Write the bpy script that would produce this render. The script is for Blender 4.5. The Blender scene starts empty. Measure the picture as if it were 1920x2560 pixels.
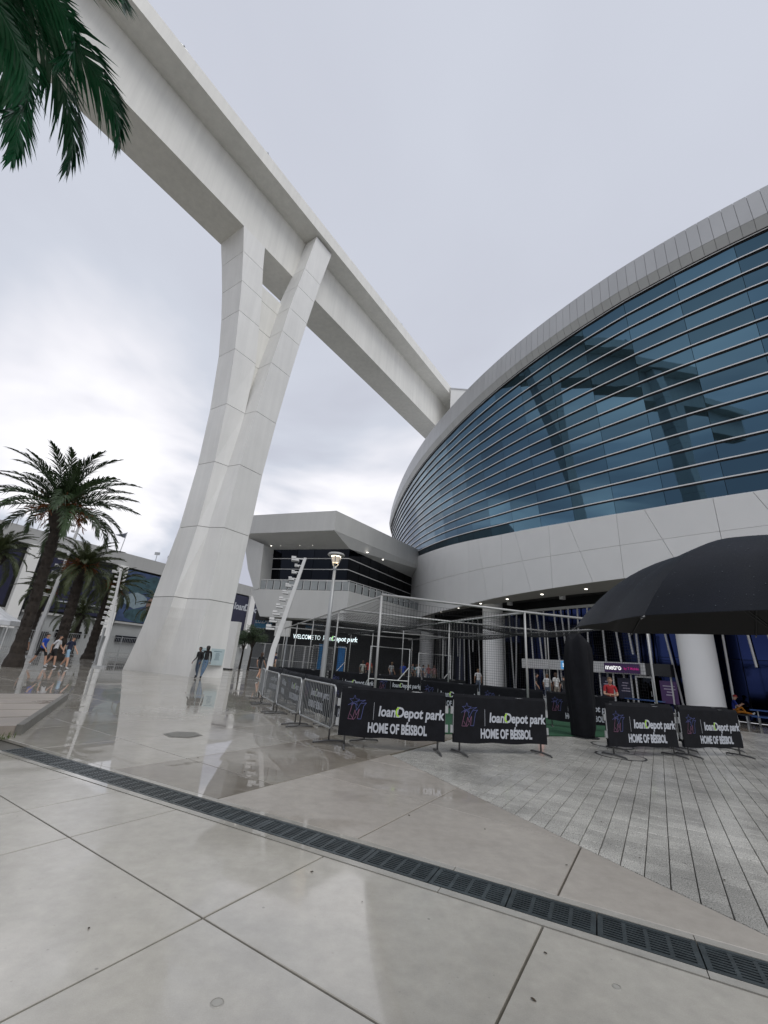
import bpy, math, random
from mathutils import Vector, Matrix
random.seed(7)
R = math.radians
scene = bpy.context.scene
col = scene.collection

# ------------------------------------------------------------------ camera
CAM_H = 1.6
PITCH, ROLL = R(19.9), R(4.46)
F_ = Vector((0, math.cos(PITCH), math.sin(PITCH)))
U0 = Vector((0, -math.sin(PITCH), math.cos(PITCH)))
R0 = Vector((1, 0, 0))
CR = R0 * math.cos(ROLL) + U0 * math.sin(ROLL)
CU = U0 * math.cos(ROLL) - R0 * math.sin(ROLL)
cd = bpy.data.cameras.new('camera')
cam = bpy.data.objects.new('camera', cd); col.objects.link(cam)
cd.sensor_fit = 'HORIZONTAL'; cd.sensor_width = 36.0; cd.lens = 19.52
cd.clip_start = 0.05; cd.clip_end = 3000
m = Matrix((CR, CU, -F_)).transposed().to_4x4(); m.translation = (0, 0, CAM_H)
cam.matrix_world = m
scene.camera = cam

# ------------------------------------------------------------------ sky, sun, exposure
SUN_EL, SUN_AZ = R(58), R(140)          # azimuth clockwise from +Y
world = bpy.data.worlds.new('World'); scene.world = world
world.use_nodes = True
wt = world.node_tree; wt.nodes.clear()
def wn(t, **k):
    n = wt.nodes.new(t)
    for a, b in k.items(): setattr(n, a, b)
    return n
sky = wn('ShaderNodeTexSky'); sky.sky_type = 'NISHITA'; sky.sun_disc = False
sky.sun_elevation = SUN_EL; sky.sun_rotation = SUN_AZ
b1 = wn('ShaderNodeBackground'); b1.inputs['Strength'].default_value = 0.08
wt.links.new(sky.outputs[0], b1.inputs['Color'])
tc = wn('ShaderNodeTexCoord'); sep = wn('ShaderNodeSeparateXYZ')
vr = wn('ShaderNodeVectorRotate'); vr.rotation_type = 'Z_AXIS'; vr.inputs['Angle'].default_value = R(-14)
wt.links.new(tc.outputs['Generated'], vr.inputs['Vector']); wt.links.new(vr.outputs[0], sep.inputs[0])
zab = wn('ShaderNodeMath', operation='MAXIMUM'); zab.inputs[1].default_value = 0.0
wt.links.new(sep.outputs['Z'], zab.inputs[0])
zz = wn('ShaderNodeMath', operation='ADD'); zz.inputs[1].default_value = 0.22
wt.links.new(zab.outputs[0], zz.inputs[0])
dx = wn('ShaderNodeMath', operation='DIVIDE'); dy = wn('ShaderNodeMath', operation='DIVIDE')
for d_, s_ in ((dx, 'X'), (dy, 'Y')):
    wt.links.new(sep.outputs[s_], d_.inputs[0]); wt.links.new(zz.outputs[0], d_.inputs[1])
cmb = wn('ShaderNodeCombineXYZ')
wt.links.new(dx.outputs[0], cmb.inputs[0]); wt.links.new(dy.outputs[0], cmb.inputs[1])
cmb.inputs[2].default_value = 4.96
no = wn('ShaderNodeTexNoise'); no.inputs['Scale'].default_value = 0.85; no.inputs['Detail'].default_value = 5; no.inputs['Roughness'].default_value = 0.5
no.inputs['Distortion'].default_value = 0.5
wt.links.new(cmb.outputs[0], no.inputs['Vector'])
low = wn('ShaderNodeMapRange'); low.inputs['From Min'].default_value = 0.0; low.inputs['From Max'].default_value = 0.75
low.inputs['To Min'].default_value = 1.0; low.inputs['To Max'].default_value = 0.07
wt.links.new(zab.outputs[0], low.inputs['Value'])
sub = wn('ShaderNodeMath', operation='SUBTRACT'); sub.inputs[1].default_value = 0.48
wt.links.new(no.outputs['Fac'], sub.inputs[0])
mul = wn('ShaderNodeMath', operation='MULTIPLY')
wt.links.new(sub.outputs[0], mul.inputs[0]); wt.links.new(low.outputs[0], mul.inputs[1])
add = wn('ShaderNodeMath', operation='MULTIPLY_ADD'); add.inputs[1].default_value = 5.4; add.inputs[2].default_value = 0.27
wt.links.new(mul.outputs[0], add.inputs[0])
cr = wn('ShaderNodeValToRGB')
cr.color_ramp.elements[0].position = 0.0; cr.color_ramp.elements[0].color = (0.44, 0.45, 0.52, 1)
cr.color_ramp.elements[1].position = 1.0; cr.color_ramp.elements[1].color = (1.05, 1.04, 1.05, 1)
e_ = cr.color_ramp.elements.new(0.34); e_.color = (0.555, 0.583, 0.655, 1)
e_ = cr.color_ramp.elements.new(0.62); e_.color = (0.79, 0.785, 0.83, 1)
wt.links.new(add.outputs[0], cr.inputs['Fac'])
b2 = wn('ShaderNodeBackground'); b2.inputs['Strength'].default_value = 1.0
wt.links.new(cr.outputs[0], b2.inputs['Color'])
mx = wn('ShaderNodeMixShader'); mx.inputs[0].default_value = 0.94
wt.links.new(b1.outputs[0], mx.inputs[1]); wt.links.new(b2.outputs[0], mx.inputs[2])
wo = wn('ShaderNodeOutputWorld'); wt.links.new(mx.outputs[0], wo.inputs['Surface'])

sl = bpy.data.lights.new('sun', 'SUN'); sl.energy = 1.1; sl.angle = R(35); sl.color = (1.0, 0.985, 0.95)
so = bpy.data.objects.new('sun', sl); col.objects.link(so)
sd = Vector((math.sin(SUN_AZ) * math.cos(SUN_EL), math.cos(SUN_AZ) * math.cos(SUN_EL), math.sin(SUN_EL)))
so.rotation_euler = sd.to_track_quat('Z', 'Y').to_euler()
so.location = (20, -20, 60)
vs = scene.view_settings
vs.view_transform = 'Standard'; vs.look = 'None'; vs.gamma = 1.0; vs.use_curve_mapping = False
vs.exposure = 0.28

# ------------------------------------------------------------------ helpers
def tag(o, label=None, cat=None, group=None, kind=None):
    if label: o['label'] = label
    if cat: o['category'] = cat
    if group: o['group'] = group
    if kind: o['kind'] = kind
    return o
def empty(name, loc=(0, 0, 0), rz=0, parent=None):
    o = bpy.data.objects.new(name, None); col.objects.link(o)
    o.location = loc; o.rotation_euler = (0, 0, rz); o.empty_display_size = 0.2
    if parent: o.parent = parent
    return o
def link(name, me, parent=None, loc=(0, 0, 0), rot=(0, 0, 0), scale=None):
    o = bpy.data.objects.new(name, me); col.objects.link(o)
    if parent: o.parent = parent
    o.location = loc; o.rotation_euler = rot
    if scale: o.scale = scale
    return o
def copy_tree(o, parent=None):
    c = o.copy(); col.objects.link(c); c.parent = parent
    for ch in o.children: copy_tree(ch, c)
    return c

class MB:
    def __init__(s): s.v = []; s.f = []; s.mi = []
    def poly(s, pts, mi=0):
        n = len(s.v); s.v += [tuple(p) for p in pts]; s.f.append(tuple(range(n, n + len(pts)))); s.mi.append(mi)
        return s
    def hexa(s, p, mi=0, mis=None):     # p: 4 bottom + 4 top (ccw from above)
        n = len(s.v); s.v += [tuple(q) for q in p]
        fs = [(3, 2, 1, 0), (4, 5, 6, 7), (0, 1, 5, 4), (1, 2, 6, 5), (2, 3, 7, 6), (3, 0, 4, 7)]
        for i, f in enumerate(fs):
            s.f.append(tuple(n + k for k in f)); s.mi.append(mis[i] if mis else mi)
        return s
    def box(s, c, d, mi=0, rz=0, M=None, mis=None):
        hx, hy, hz = d[0] / 2, d[1] / 2, d[2] / 2
        ca, sa = math.cos(rz), math.sin(rz)
        p = []
        for z in (-hz, hz):
            for x, y in ((-hx, -hy), (hx, -hy), (hx, hy), (-hx, hy)):
                q = Vector((c[0] + x * ca - y * sa, c[1] + x * sa + y * ca, c[2] + z))
                p.append(M @ q if M else q)
        return s.hexa(p, mi, mis)
    def prism(s, poly, z0, z1, mi=0, top=None, cap=True):
        n = len(s.v); k = len(poly)
        z0s = z0 if hasattr(z0, '__len__') else [z0] * k
        z1s = z1 if hasattr(z1, '__len__') else [z1] * k
        s.v += [(p[0], p[1], z) for p, z in zip(poly, z0s)] + [(p[0], p[1], z) for p, z in zip(poly, z1s)]
        for i in range(k):
            j = (i + 1) % k
            s.f.append((n + i, n + j, n + k + j, n + k + i)); s.mi.append(mi)
        if cap:
            s.f.append(tuple(n + k - 1 - i for i in range(k))); s.mi.append(mi)
            s.f.append(tuple(n + k + i for i in range(k))); s.mi.append(mi if top is None else top)
        return s
    def tube(s, pts, r, seg=8, mi=0, cap=True):
        pts = [Vector(p) for p in pts]
        rs = r if hasattr(r, '__len__') else [r] * len(pts)
        n0 = len(s.v); ref = None
        for i, p in enumerate(pts):
            a = pts[max(0, i - 1)]; b = pts[min(len(pts) - 1, i + 1)]
            t = (b - a)
            if t.length < 1e-9: t = Vector((0, 0, 1))
            t.normalize()
            if ref is None:
                ref = Vector((0, 0, 1)) if abs(t.z) < 0.9 else Vector((1, 0, 0))
            u = t.cross(ref)
            if u.length < 1e-6: u = t.cross(Vector((0.3, 1, 0.2)))
            u.normalize(); w = u.cross(t); w.normalize(); ref = w
            for k in range(seg):
                an = 2 * math.pi * k / seg
                s.v.append(tuple(p + (u * math.cos(an) + w * math.sin(an)) * rs[i]))
        for i in range(len(pts) - 1):
            for k in range(seg):
                k2 = (k + 1) % seg; a = n0 + i * seg; b = a + seg
                s.f.append((a + k, a + k2, b + k2, b + k)); s.mi.append(mi)
        if cap:
            s.f.append(tuple(n0 + seg - 1 - k for k in range(seg))); s.mi.append(mi)
            b = n0 + (len(pts) - 1) * seg
            s.f.append(tuple(b + k for k in range(seg))); s.mi.append(mi)
        return s
    def grid(s, rows, mi=0, close=False):
        n = len(s.v); w = len(rows[0])
        for r_ in rows: s.v += [tuple(p) for p in r_]
        for i in range(len(rows) - 1):
            for j in range(w if close else w - 1):
                j2 = (j + 1) % w
                s.f.append((n + i * w + j, n + i * w + j2, n + (i + 1) * w + j2, n + (i + 1) * w + j)); s.mi.append(mi)
        return s
    def lathe(s, prof, seg=16, c=(0, 0), mi=0):
        rows = [[(c[0] + r * math.cos(2 * math.pi * k / seg), c[1] + r * math.sin(2 * math.pi * k / seg), z) for k in range(seg)] for r, z in prof]
        return s.grid(rows, mi, True)
    def mesh(s, name, mats, smooth=False):
        me = bpy.data.meshes.new(name); me.from_pydata(s.v, [], s.f)
        for m_ in (mats if isinstance(mats, (list, tuple)) else [mats]): me.materials.append(m_)
        me.polygons.foreach_set('material_index', s.mi)
        if smooth: me.polygons.foreach_set('use_smooth', [True] * len(s.f))
        me.update(); return me
    def build(s, name, mats, parent=None, loc=(0, 0, 0), smooth=False, rot=(0, 0, 0)):
        return link(name, s.mesh(name, mats, smooth), parent, loc, rot)

# ------------------------------------------------------------------ materials
MATS = {}
def mat(name, rgb, rough=0.5, metal=0.0, var=0.12, scale=2.0, bump=0.0, bscale=40.0, coat=0.0, crough=0.1, objvar=0.0,
        streak=0.0, emit=None, estr=0.0, spec=0.5, grain=0.0, stretch=None):
    if name in MATS: return MATS[name]
    ma = bpy.data.materials.new(name); ma.use_nodes = True
    t = ma.node_tree; bs = t.nodes['Principled BSDF']
    L = t.links.new
    geo = t.nodes.new('ShaderNodeNewGeometry')
    colr = None
    def noise(sc, det=4, vec=None, rough=0.55):
        n = t.nodes.new('ShaderNodeTexNoise'); n.inputs['Scale'].default_value = sc; n.inputs['Detail'].default_value = det
        n.inputs['Roughness'].default_value = rough
        L(vec or geo.outputs['Position'], n.inputs['Vector']); return n.outputs['Fac']
    def vmul(a, fac_socket, lo, hi):   # multiply colour by remapped factor
        mr = t.nodes.new('ShaderNodeMapRange'); mr.inputs['From Min'].default_value = 0.25; mr.inputs['From Max'].default_value = 0.75
        mr.inputs['To Min'].default_value = lo; mr.inputs['To Max'].default_value = hi
        L(fac_socket, mr.inputs['Value'])
        v = t.nodes.new('ShaderNodeVectorMath'); v.operation = 'SCALE'
        if isinstance(a, tuple): v.inputs[0].default_value = a
        else: L(a, v.inputs[0])
        L(mr.outputs[0], v.inputs['Scale']); return v.outputs[0]
    c = tuple(rgb)
    if var:
        vec = None
        if stretch:
            mp = t.nodes.new('ShaderNodeMapping'); mp.inputs['Scale'].default_value = stretch
            L(geo.outputs['Position'], mp.inputs['Vector']); vec = mp.outputs[0]
        c = vmul(c, noise(scale, 5, vec), 1 - var, 1 + var)
    if streak:
        mp = t.nodes.new('ShaderNodeMapping'); mp.inputs['Scale'].default_value = (2.2, 2.2, 0.09)
        L(geo.outputs['Position'], mp.inputs['Vector'])
        c = vmul(c, noise(1.0, 6, mp.outputs[0], 0.65), 1 - streak, 1 + streak * 0.6)
    if grain: c = vmul(c, noise(110, 2), 1 - grain, 1 + grain)
    if objvar:
        oi = t.nodes.new('ShaderNodeObjectInfo')
        mr = t.nodes.new('ShaderNodeMapRange'); mr.inputs['To Min'].default_value = 1 - objvar; mr.inputs['To Max'].default_value = 1 + objvar
        L(oi.outputs['Random'], mr.inputs['Value'])
        v = t.nodes.new('ShaderNodeVectorMath'); v.operation = 'SCALE'
        if isinstance(c, tuple): v.inputs[0].default_value = c
        else: L(c, v.inputs[0])
        L(mr.outputs[0], v.inputs['Scale']); c = v.outputs[0]
    if isinstance(c, tuple): bs.inputs['Base Color'].default_value = (*c, 1)
    else: L(c, bs.inputs['Base Color'])
    bs.inputs['Roughness'].default_value = rough; bs.inputs['Metallic'].default_value = metal
    bs.inputs['Specular IOR Level'].default_value = spec
    if coat:
        bs.inputs['Coat Weight'].default_value = coat; bs.inputs['Coat Roughness'].default_value = crough
    if bump:
        bp = t.nodes.new('ShaderNodeBump'); bp.inputs['Strength'].default_value = bump; bp.inputs['Distance'].default_value = 0.01
        L(noise(bscale, 3), bp.inputs['Height']); L(bp.outputs[0], bs.inputs['Normal'])
    if emit:
        bs.inputs['Emission Color'].default_value = (*emit, 1); bs.inputs['Emission Strength'].default_value = estr
    MATS[name] = ma; return ma

def wet_concrete(name, a, b, objvar=0.06, dry=0.24, wetr=0.015, bumpy=0.12, amount=0.5):
    """Poured concrete under a thin film of rain water: stains, fine grain, glossy where water stands."""
    ma = bpy.data.materials.new(name); ma.use_nodes = True
    t = ma.node_tree; bs = t.nodes['Principled BSDF']; L = t.links.new
    geo = t.nodes.new('ShaderNodeNewGeometry'); P = geo.outputs['Position']
    def noise(sc, det=5, rough=0.55, dist=0.0):
        n = t.nodes.new('ShaderNodeTexNoise'); n.inputs['Scale'].default_value = sc; n.inputs['Detail'].default_value = det
        n.inputs['Roughness'].default_value = rough; n.inputs['Distortion'].default_value = dist
        L(P, n.inputs['Vector']); return n.outputs['Fac']
    def mr(s, f0, f1, t0, t1):
        n = t.nodes.new('ShaderNodeMapRange'); n.inputs['From Min'].default_value = f0; n.inputs['From Max'].default_value = f1
        n.inputs['To Min'].default_value = t0; n.inputs['To Max'].default_value = t1; L(s, n.inputs['Value']); return n.outputs[0]
    mixc = t.nodes.new('ShaderNodeMix'); mixc.data_type = 'RGBA'
    mixc.inputs['A'].default_value = (*a, 1); mixc.inputs['B'].default_value = (*b, 1)
    L(mr(noise(0.55, 7, 0.6, 0.4), 0.38, 0.66, 0, 1), mixc.inputs['Factor'])
    c = mixc.outputs['Result']
    def scale(c, s):
        v = t.nodes.new('ShaderNodeVectorMath'); v.operation = 'SCALE'; L(c, v.inputs[0]); L(s, v.inputs['Scale']); return v.outputs[0]
    c = scale(c, mr(noise(7, 6, 0.65), 0.3, 0.7, 0.88, 1.10))
    c = scale(c, mr(noise(160, 2), 0.3, 0.7, 0.94, 1.06))
    oi = t.nodes.new('ShaderNodeObjectInfo'); c = scale(c, mr(oi.outputs['Random'], 0, 1, 1 - objvar, 1 + objvar))
    def voro(sc, feat, rnd_=1.0, vec=None):
        n = t.nodes.new('ShaderNodeTexVoronoi'); n.feature = feat; n.inputs['Scale'].default_value = sc; n.inputs['Randomness'].default_value = rnd_
        L(vec or P, n.inputs['Vector']); return n.outputs['Distance']
    c = scale(c, mr(voro(2.6, 'F1'), 0.018, 0.030, 0.55, 1.0))          # gum and grit spots
    c = scale(c, mr(voro(9.0, 'F1'), 0.03, 0.07, 0.80, 1.0))
    c = scale(c, mr(noise(0.16, 3, 0.5, 1.0), 0.35, 0.65, 0.90, 1.08))
    L(c, bs.inputs['Base Color'])
    wet = mr(noise(0.42, 5, 0.55, 0.6), amount - 0.03, amount + 0.03, 0, 1)
    bs.inputs['Roughness'].default_value = 0.55
    bs.inputs['Coat Weight'].default_value = 1.0; bs.inputs['Coat IOR'].default_value = 1.9
    L(mr(wet, 0, 1, dry, wetr), bs.inputs['Coat Roughness'])
    bp = t.nodes.new('ShaderNodeBump'); bp.inputs['Distance'].default_value = 0.004; bp.inputs['Strength'].default_value = bumpy
    L(noise(2.2, 3), bp.inputs['Height']); L(bp.outputs[0], bs.inputs['Coat Normal'])
    bp2 = t.nodes.new('ShaderNodeBump'); bp2.inputs['Distance'].default_value = 0.002; bp2.inputs['Strength'].default_value = 0.4
    L(noise(120, 3), bp2.inputs['Height']); L(bp2.outputs[0], bs.inputs['Normal'])
    return ma

M_slab = wet_concrete('wet_grey_concrete', (0.43, 0.405, 0.35), (0.345, 0.322, 0.275), dry=0.26, wetr=0.06)
M_slab_brown = wet_concrete('wet_stained_concrete', (0.27, 0.245, 0.20), (0.17, 0.14, 0.105), objvar=0.12, amount=0.46)
M_slab_tan = wet_concrete('wet_tan_concrete', (0.40, 0.365, 0.315), (0.34, 0.305, 0.26), amount=0.55)
M_plaza = wet_concrete('wet_plaza_concrete', (0.36, 0.338, 0.295), (0.26, 0.235, 0.19), objvar=0.06, dry=0.13, wetr=0.02, bumpy=0.10, amount=0.46)
M_joint = mat('dirty_joint', (0.085, 0.08, 0.066), 0.6)
M_edge = wet_concrete('drain_edging_concrete', (0.37, 0.355, 0.315), (0.30, 0.28, 0.24), objvar=0.02, dry=0.25)
M_iron = mat('wet_cast_iron', (0.05, 0.062, 0.066), 0.33, 0.35, var=0.35, scale=9, bump=0.2, bscale=60, objvar=0.15)
M_pier = mat('painted_concrete', (0.78, 0.775, 0.75), 0.55, var=0.045, scale=0.5, streak=0.075, bump=0.05, bscale=14)
M_girder = mat('girder_concrete', (0.77, 0.76, 0.715), 0.6, var=0.05, scale=0.3, streak=0.10)
M_core = mat('joint_core_grey', (0.24, 0.24, 0.235), 0.8)  # grey core and backing seen through the open panel joints
M_white = mat('white_wall_panel', (0.77, 0.765, 0.745), 0.45, var=0.03, scale=0.6, objvar=0.015)
M_midwall = mat('grey_white_render', (0.56, 0.56, 0.545), 0.6, var=0.05, scale=0.4, streak=0.05)
M_zinc = mat('zinc_panel', (0.46, 0.465, 0.47), 0.45, 0.15, var=0.04, scale=0.5, objvar=0.035)
M_zinc_shade = mat('zinc_panel_shaded', (0.44, 0.445, 0.43), 0.45, 0.15, var=0.04, scale=0.5, objvar=0.035)  # same zinc, with the shade of the downward-facing course put into its colour
M_fin = mat('aluminium_fin', (0.74, 0.74, 0.74), 0.4, 0.0, var=0.03)
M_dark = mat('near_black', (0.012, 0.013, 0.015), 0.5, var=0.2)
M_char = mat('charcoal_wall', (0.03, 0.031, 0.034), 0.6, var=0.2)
M_steel = mat('galvanised_steel', (0.42, 0.43, 0.43), 0.38, 0.7, var=0.18, scale=6)
M_whitem = mat('white_painted_metal', (0.66, 0.66, 0.65), 0.4, var=0.05)
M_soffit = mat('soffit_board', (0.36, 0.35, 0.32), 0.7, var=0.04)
M_blackfab = mat('black_fabric', (0.0065, 0.007, 0.0095), 0.85, var=0.3, scale=6, bump=0.3, bscale=90, spec=0.25)
M_grayfab = mat('charcoal_banner_back', (0.014, 0.016, 0.021), 0.75, var=0.2, scale=5, spec=0.3)
M_navy = mat('navy_banner', (0.016, 0.017, 0.045), 0.5, var=0.15, scale=0.6)
M_blue = mat('sky_blue_banner', (0.03, 0.27, 0.62), 0.5, var=0.08)
M_turf = mat('artificial_turf', (0.008, 0.06, 0.024), 0.9, var=0.3, scale=30, bump=0.6, bscale=120)
M_pwhite = mat('print_white', (0.46, 0.48, 0.52), 0.6, var=0.05)
M_pgreen = mat('print_green', (0.36, 0.62, 0.03), 0.6, var=0.03)
M_pviolet = mat('print_violet_blue', (0.07, 0.085, 0.24), 0.6, var=0.1)
M_ppink = mat('print_dusky_red', (0.2, 0.085, 0.15), 0.6, var=0.1)

def glass(name, tint, rough=0.02, objvar=0.25, wave=0.02):
    """Coated facade glass: tinted mirror at normal incidence, white at grazing angles."""
    ma = bpy.data.materials.new(name); ma.use_nodes = True
    t = ma.node_tree; bs = t.nodes['Principled BSDF']; L = t.links.new
    oi = t.nodes.new('ShaderNodeObjectInfo')
    mr = t.nodes.new('ShaderNodeMapRange'); mr.inputs['To Min'].default_value = 1 - objvar; mr.inputs['To Max'].default_value = 1 + objvar
    L(oi.outputs['Random'], mr.inputs['Value'])
    v = t.nodes.new('ShaderNodeVectorMath'); v.operation = 'SCALE'; v.inputs[0].default_value = tint; L(mr.outputs[0], v.inputs['Scale'])
    L(v.outputs[0], bs.inputs['Base Color'])
    bs.inputs['Metallic'].default_value = 1.0; bs.inputs['Roughness'].default_value = rough
    geo = t.nodes.new('ShaderNodeNewGeometry'); n = t.nodes.new('ShaderNodeTexNoise'); n.inputs['Scale'].default_value = 0.7
    n.inputs['Detail'].default_value = 1
    L(geo.outputs['Position'], n.inputs['Vector'])
    bp = t.nodes.new('ShaderNodeBump'); bp.inputs['Strength'].default_value = wave; bp.inputs['Distance'].default_value = 0.05
    L(n.outputs['Fac'], bp.inputs['Height']); L(bp.outputs[0], bs.inputs['Normal'])
    return ma
M_glass = glass('blue_facade_glass', (0.060, 0.114, 0.160))
M_bglass = glass('dark_window_glass', (0.014, 0.016, 0.02), 0.03, 0.3)
M_sglass = glass('dark_blue_shop_glass', (0.012, 0.018, 0.055), 0.05, 0.6)

# ------------------------------------------------------------------ lettering
def text_mesh(name, body, size, mats, bold=0.0, sx=1.0, shear=0.0, depth=0.004, align='LEFT', space=1.0):
    cu = bpy.data.curves.new(name, 'FONT'); cu.body = body; cu.size = size; cu.offset = bold; cu.shear = shear
    cu.extrude = depth; cu.align_x = align; cu.space_character = space; cu.resolution_u = 3
    ob = bpy.data.objects.new(name, cu); col.objects.link(ob)
    dg = bpy.context.evaluated_depsgraph_get()
    me = bpy.data.meshes.new_from_object(ob.evaluated_get(dg)); me.name = name
    bpy.data.objects.remove(ob); bpy.data.curves.remove(cu)
    me.transform(Matrix.Diagonal((sx, 1, 1, 1)))
    me.materials.clear()
    for q in (mats if isinstance(mats, (list, tuple)) else [mats]): me.materials.append(q)
    return me
def mwidth(me): xs = [v.co.x for v in me.vertices]; return max(xs) - min(xs), min(xs)
def merge_meshes(name, parts, mats):
    """parts: list of (mesh, Matrix, material index)."""
    v, f, mi = [], [], []
    for me, M_, k in parts:
        n = len(v); v += [tuple(M_ @ q.co) for q in me.vertices]
        for p in me.polygons: f.append(tuple(n + i for i in p.vertices)); mi.append(k)
    out = bpy.data.meshes.new(name); out.from_pydata(v, [], f)
    for q in mats: out.materials.append(q)
    out.polygons.foreach_set('material_index', mi); out.update(); return out
T = Matrix.Translation
def logo_words(name, h, mats, shear=0.12):
    """The stadium name: white letters with a half green D."""
    a = text_mesh('w', 'loan', h, mats[0], 0.0055 * h / 0.2, 0.92, shear)
    d = text_mesh('w', 'D', h * 1.02, mats[0], 0.0055 * h / 0.2, 1.0, shear)
    b = text_mesh('w', 'epot park', h, mats[0], 0.0055 * h / 0.2, 0.92, shear)
    wa, xa = mwidth(a); wd, xd = mwidth(d); wb, xb = mwidth(b)
    gx = wa + 0.03 * h
    g = MB()
    for q in range(7):                       # green left bow of the D
        t0 = math.pi * (0.55 + 0.9 * q / 7); t1 = math.pi * (0.55 + 0.9 * (q + 1) / 7)
        cx, cy = gx + wd * 0.42, h * 0.36
        ro, ri = h * 0.37, h * 0.24
        g.poly([(cx + ri * math.cos(t0), cy + ri * math.sin(t0), 0.006), (cx + ro * math.cos(t0), cy + ro * math.sin(t0), 0.006),
                (cx + ro * math.cos(t1), cy + ro * math.sin(t1), 0.006), (cx + ri * math.cos(t1), cy + ri * math.sin(t1), 0.006)])
    gm = g.mesh('w', mats[1])
    me = merge_meshes(name, [(a, T((-xa, 0, 0)), 0), (d, T((gx - xd, 0, 0)), 0), (gm, T((0, 0, 0)), 1), (b, T((gx + wd * 0.97 - xb, 0, 0)), 0)], mats)
    for q in (a, d, b, gm): bpy.data.meshes.remove(q)
    return me
#SECTION_GROUND
# ------------------------------------------------------------------ ground
E1 = Vector((math.cos(R(57)), math.sin(R(57)))); E2 = Vector((math.cos(R(-33)), math.sin(R(-33))))
def g2w(a, b): return (E1.x * a + E2.x * b, E1.y * a + E2.y * b)          # a along joints to the far right, b across
gm_ = MB().poly([(-900, -300, -0.05), (900, -300, -0.05), (900, 1500, -0.05), (-900, 1500, -0.05)])
ground = gm_.build('ground', M_joint); tag(ground, 'wide dark ground under the paved plaza', 'ground', kind='structure')
def clip(poly, nx, ny, d):               # keep nx*x+ny*y <= d
    out = []
    for i in range(len(poly)):
        p, q = poly[i], poly[(i + 1) % len(poly)]
        a, b = nx * p[0] + ny * p[1] - d, nx * q[0] + ny * q[1] - d
        if a <= 0: out.append(p)
        if a * b < 0:
            k = a / (a - b); out.append((p[0] + (q[0] - p[0]) * k, p[1] + (q[1] - p[1]) * k))
    return out
DR0 = Vector((-5.10, 7.12)); DRd = Vector((math.cos(R(-26.8)), math.sin(R(-26.8)))); DRn = Vector((-DRd.y, DRd.x))  # n points away from camera
dd = DRn.dot(DR0)
plaza = empty('pavement'); tag(plaza, 'rain-wet concrete slabs of the plaza with dark joints', 'pavement', kind='structure')
PAVB = [(-0.6, 11.6), (0.53, 8.87), (1.43, 6.92), (1.91, 5.96), (2.24, 5.22), (2.47, 4.7), (2.76, 4.11), (2.94, 3.71), (3.2, 2.9)]
# straight limit of the paver field: from (0.4,9.1) to (2.95,3.7), slightly bowed; use two half planes
pvd = (Vector((2.94, 3.71)) - Vector((0.45, 8.97))).normalized(); pvn = Vector((-pvd.y, pvd.x))   # points to the right/far side
pv0 = pvn.dot(Vector((2.05, 5.55)))
def slab(poly, ma, z=0.0, th=0.04, gap=0.0075):
    if len(poly) < 3: return
    c = Vector((sum(p[0] for p in poly) / len(poly), sum(p[1] for p in poly) / len(poly)))
    ar = 0.5 * sum(poly[i][0] * poly[(i + 1) % len(poly)][1] - poly[(i + 1) % len(poly)][0] * poly[i][1] for i in range(len(poly)))
    if abs(ar) < 0.02: return
    if ar < 0: poly = poly[::-1]
    k = len(poly)
    def inset(g):
        out = []
        for i in range(k):
            p0, p1, p2 = Vector(poly[i - 1]), Vector(poly[i]), Vector(poly[(i + 1) % k])
            d1, d2 = (p1 - p0).normalized(), (p2 - p1).normalized()
            n1, n2 = Vector((-d1.y, d1.x)), Vector((-d2.y, d2.x)); b = n1 + n2
            if b.length < 1e-6: b = n1
            b = b / max(0.25, b.dot(n1)); out.append(p1 + b * g)
        return out
    a, b = inset(gap), inset(gap + 0.004)
    mb = MB(); mb.grid([[(p.x, p.y, z - th) for p in a], [(p.x, p.y, z - 0.004) for p in a], [(p.x, p.y, z) for p in b]], 0, True)
    mb.poly([(p.x, p.y, z) for p in b])
    return mb.build('slab', ma, plaza)
# foreground side of the drain
bl = [-13.6, -11.77, -9.94, -8.15, -6.33, -5.42, -4.47, -2.64, -0.87, 0.96, 2.8]
al = [-6.9, -3.8, -0.72, 2.33, 5.4, 8.5]
LO, HI = dd - 0.255, dd + 0.255
for i in range(len(al) - 1):
    for j in range(len(bl) - 1):
        p = [g2w(al[i], bl[j]), g2w(al[i], bl[j + 1]), g2w(al[i + 1], bl[j + 1]), g2w(al[i + 1], bl[j])]
        slab(clip(p, DRn.x, DRn.y, LO), M_slab)
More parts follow.
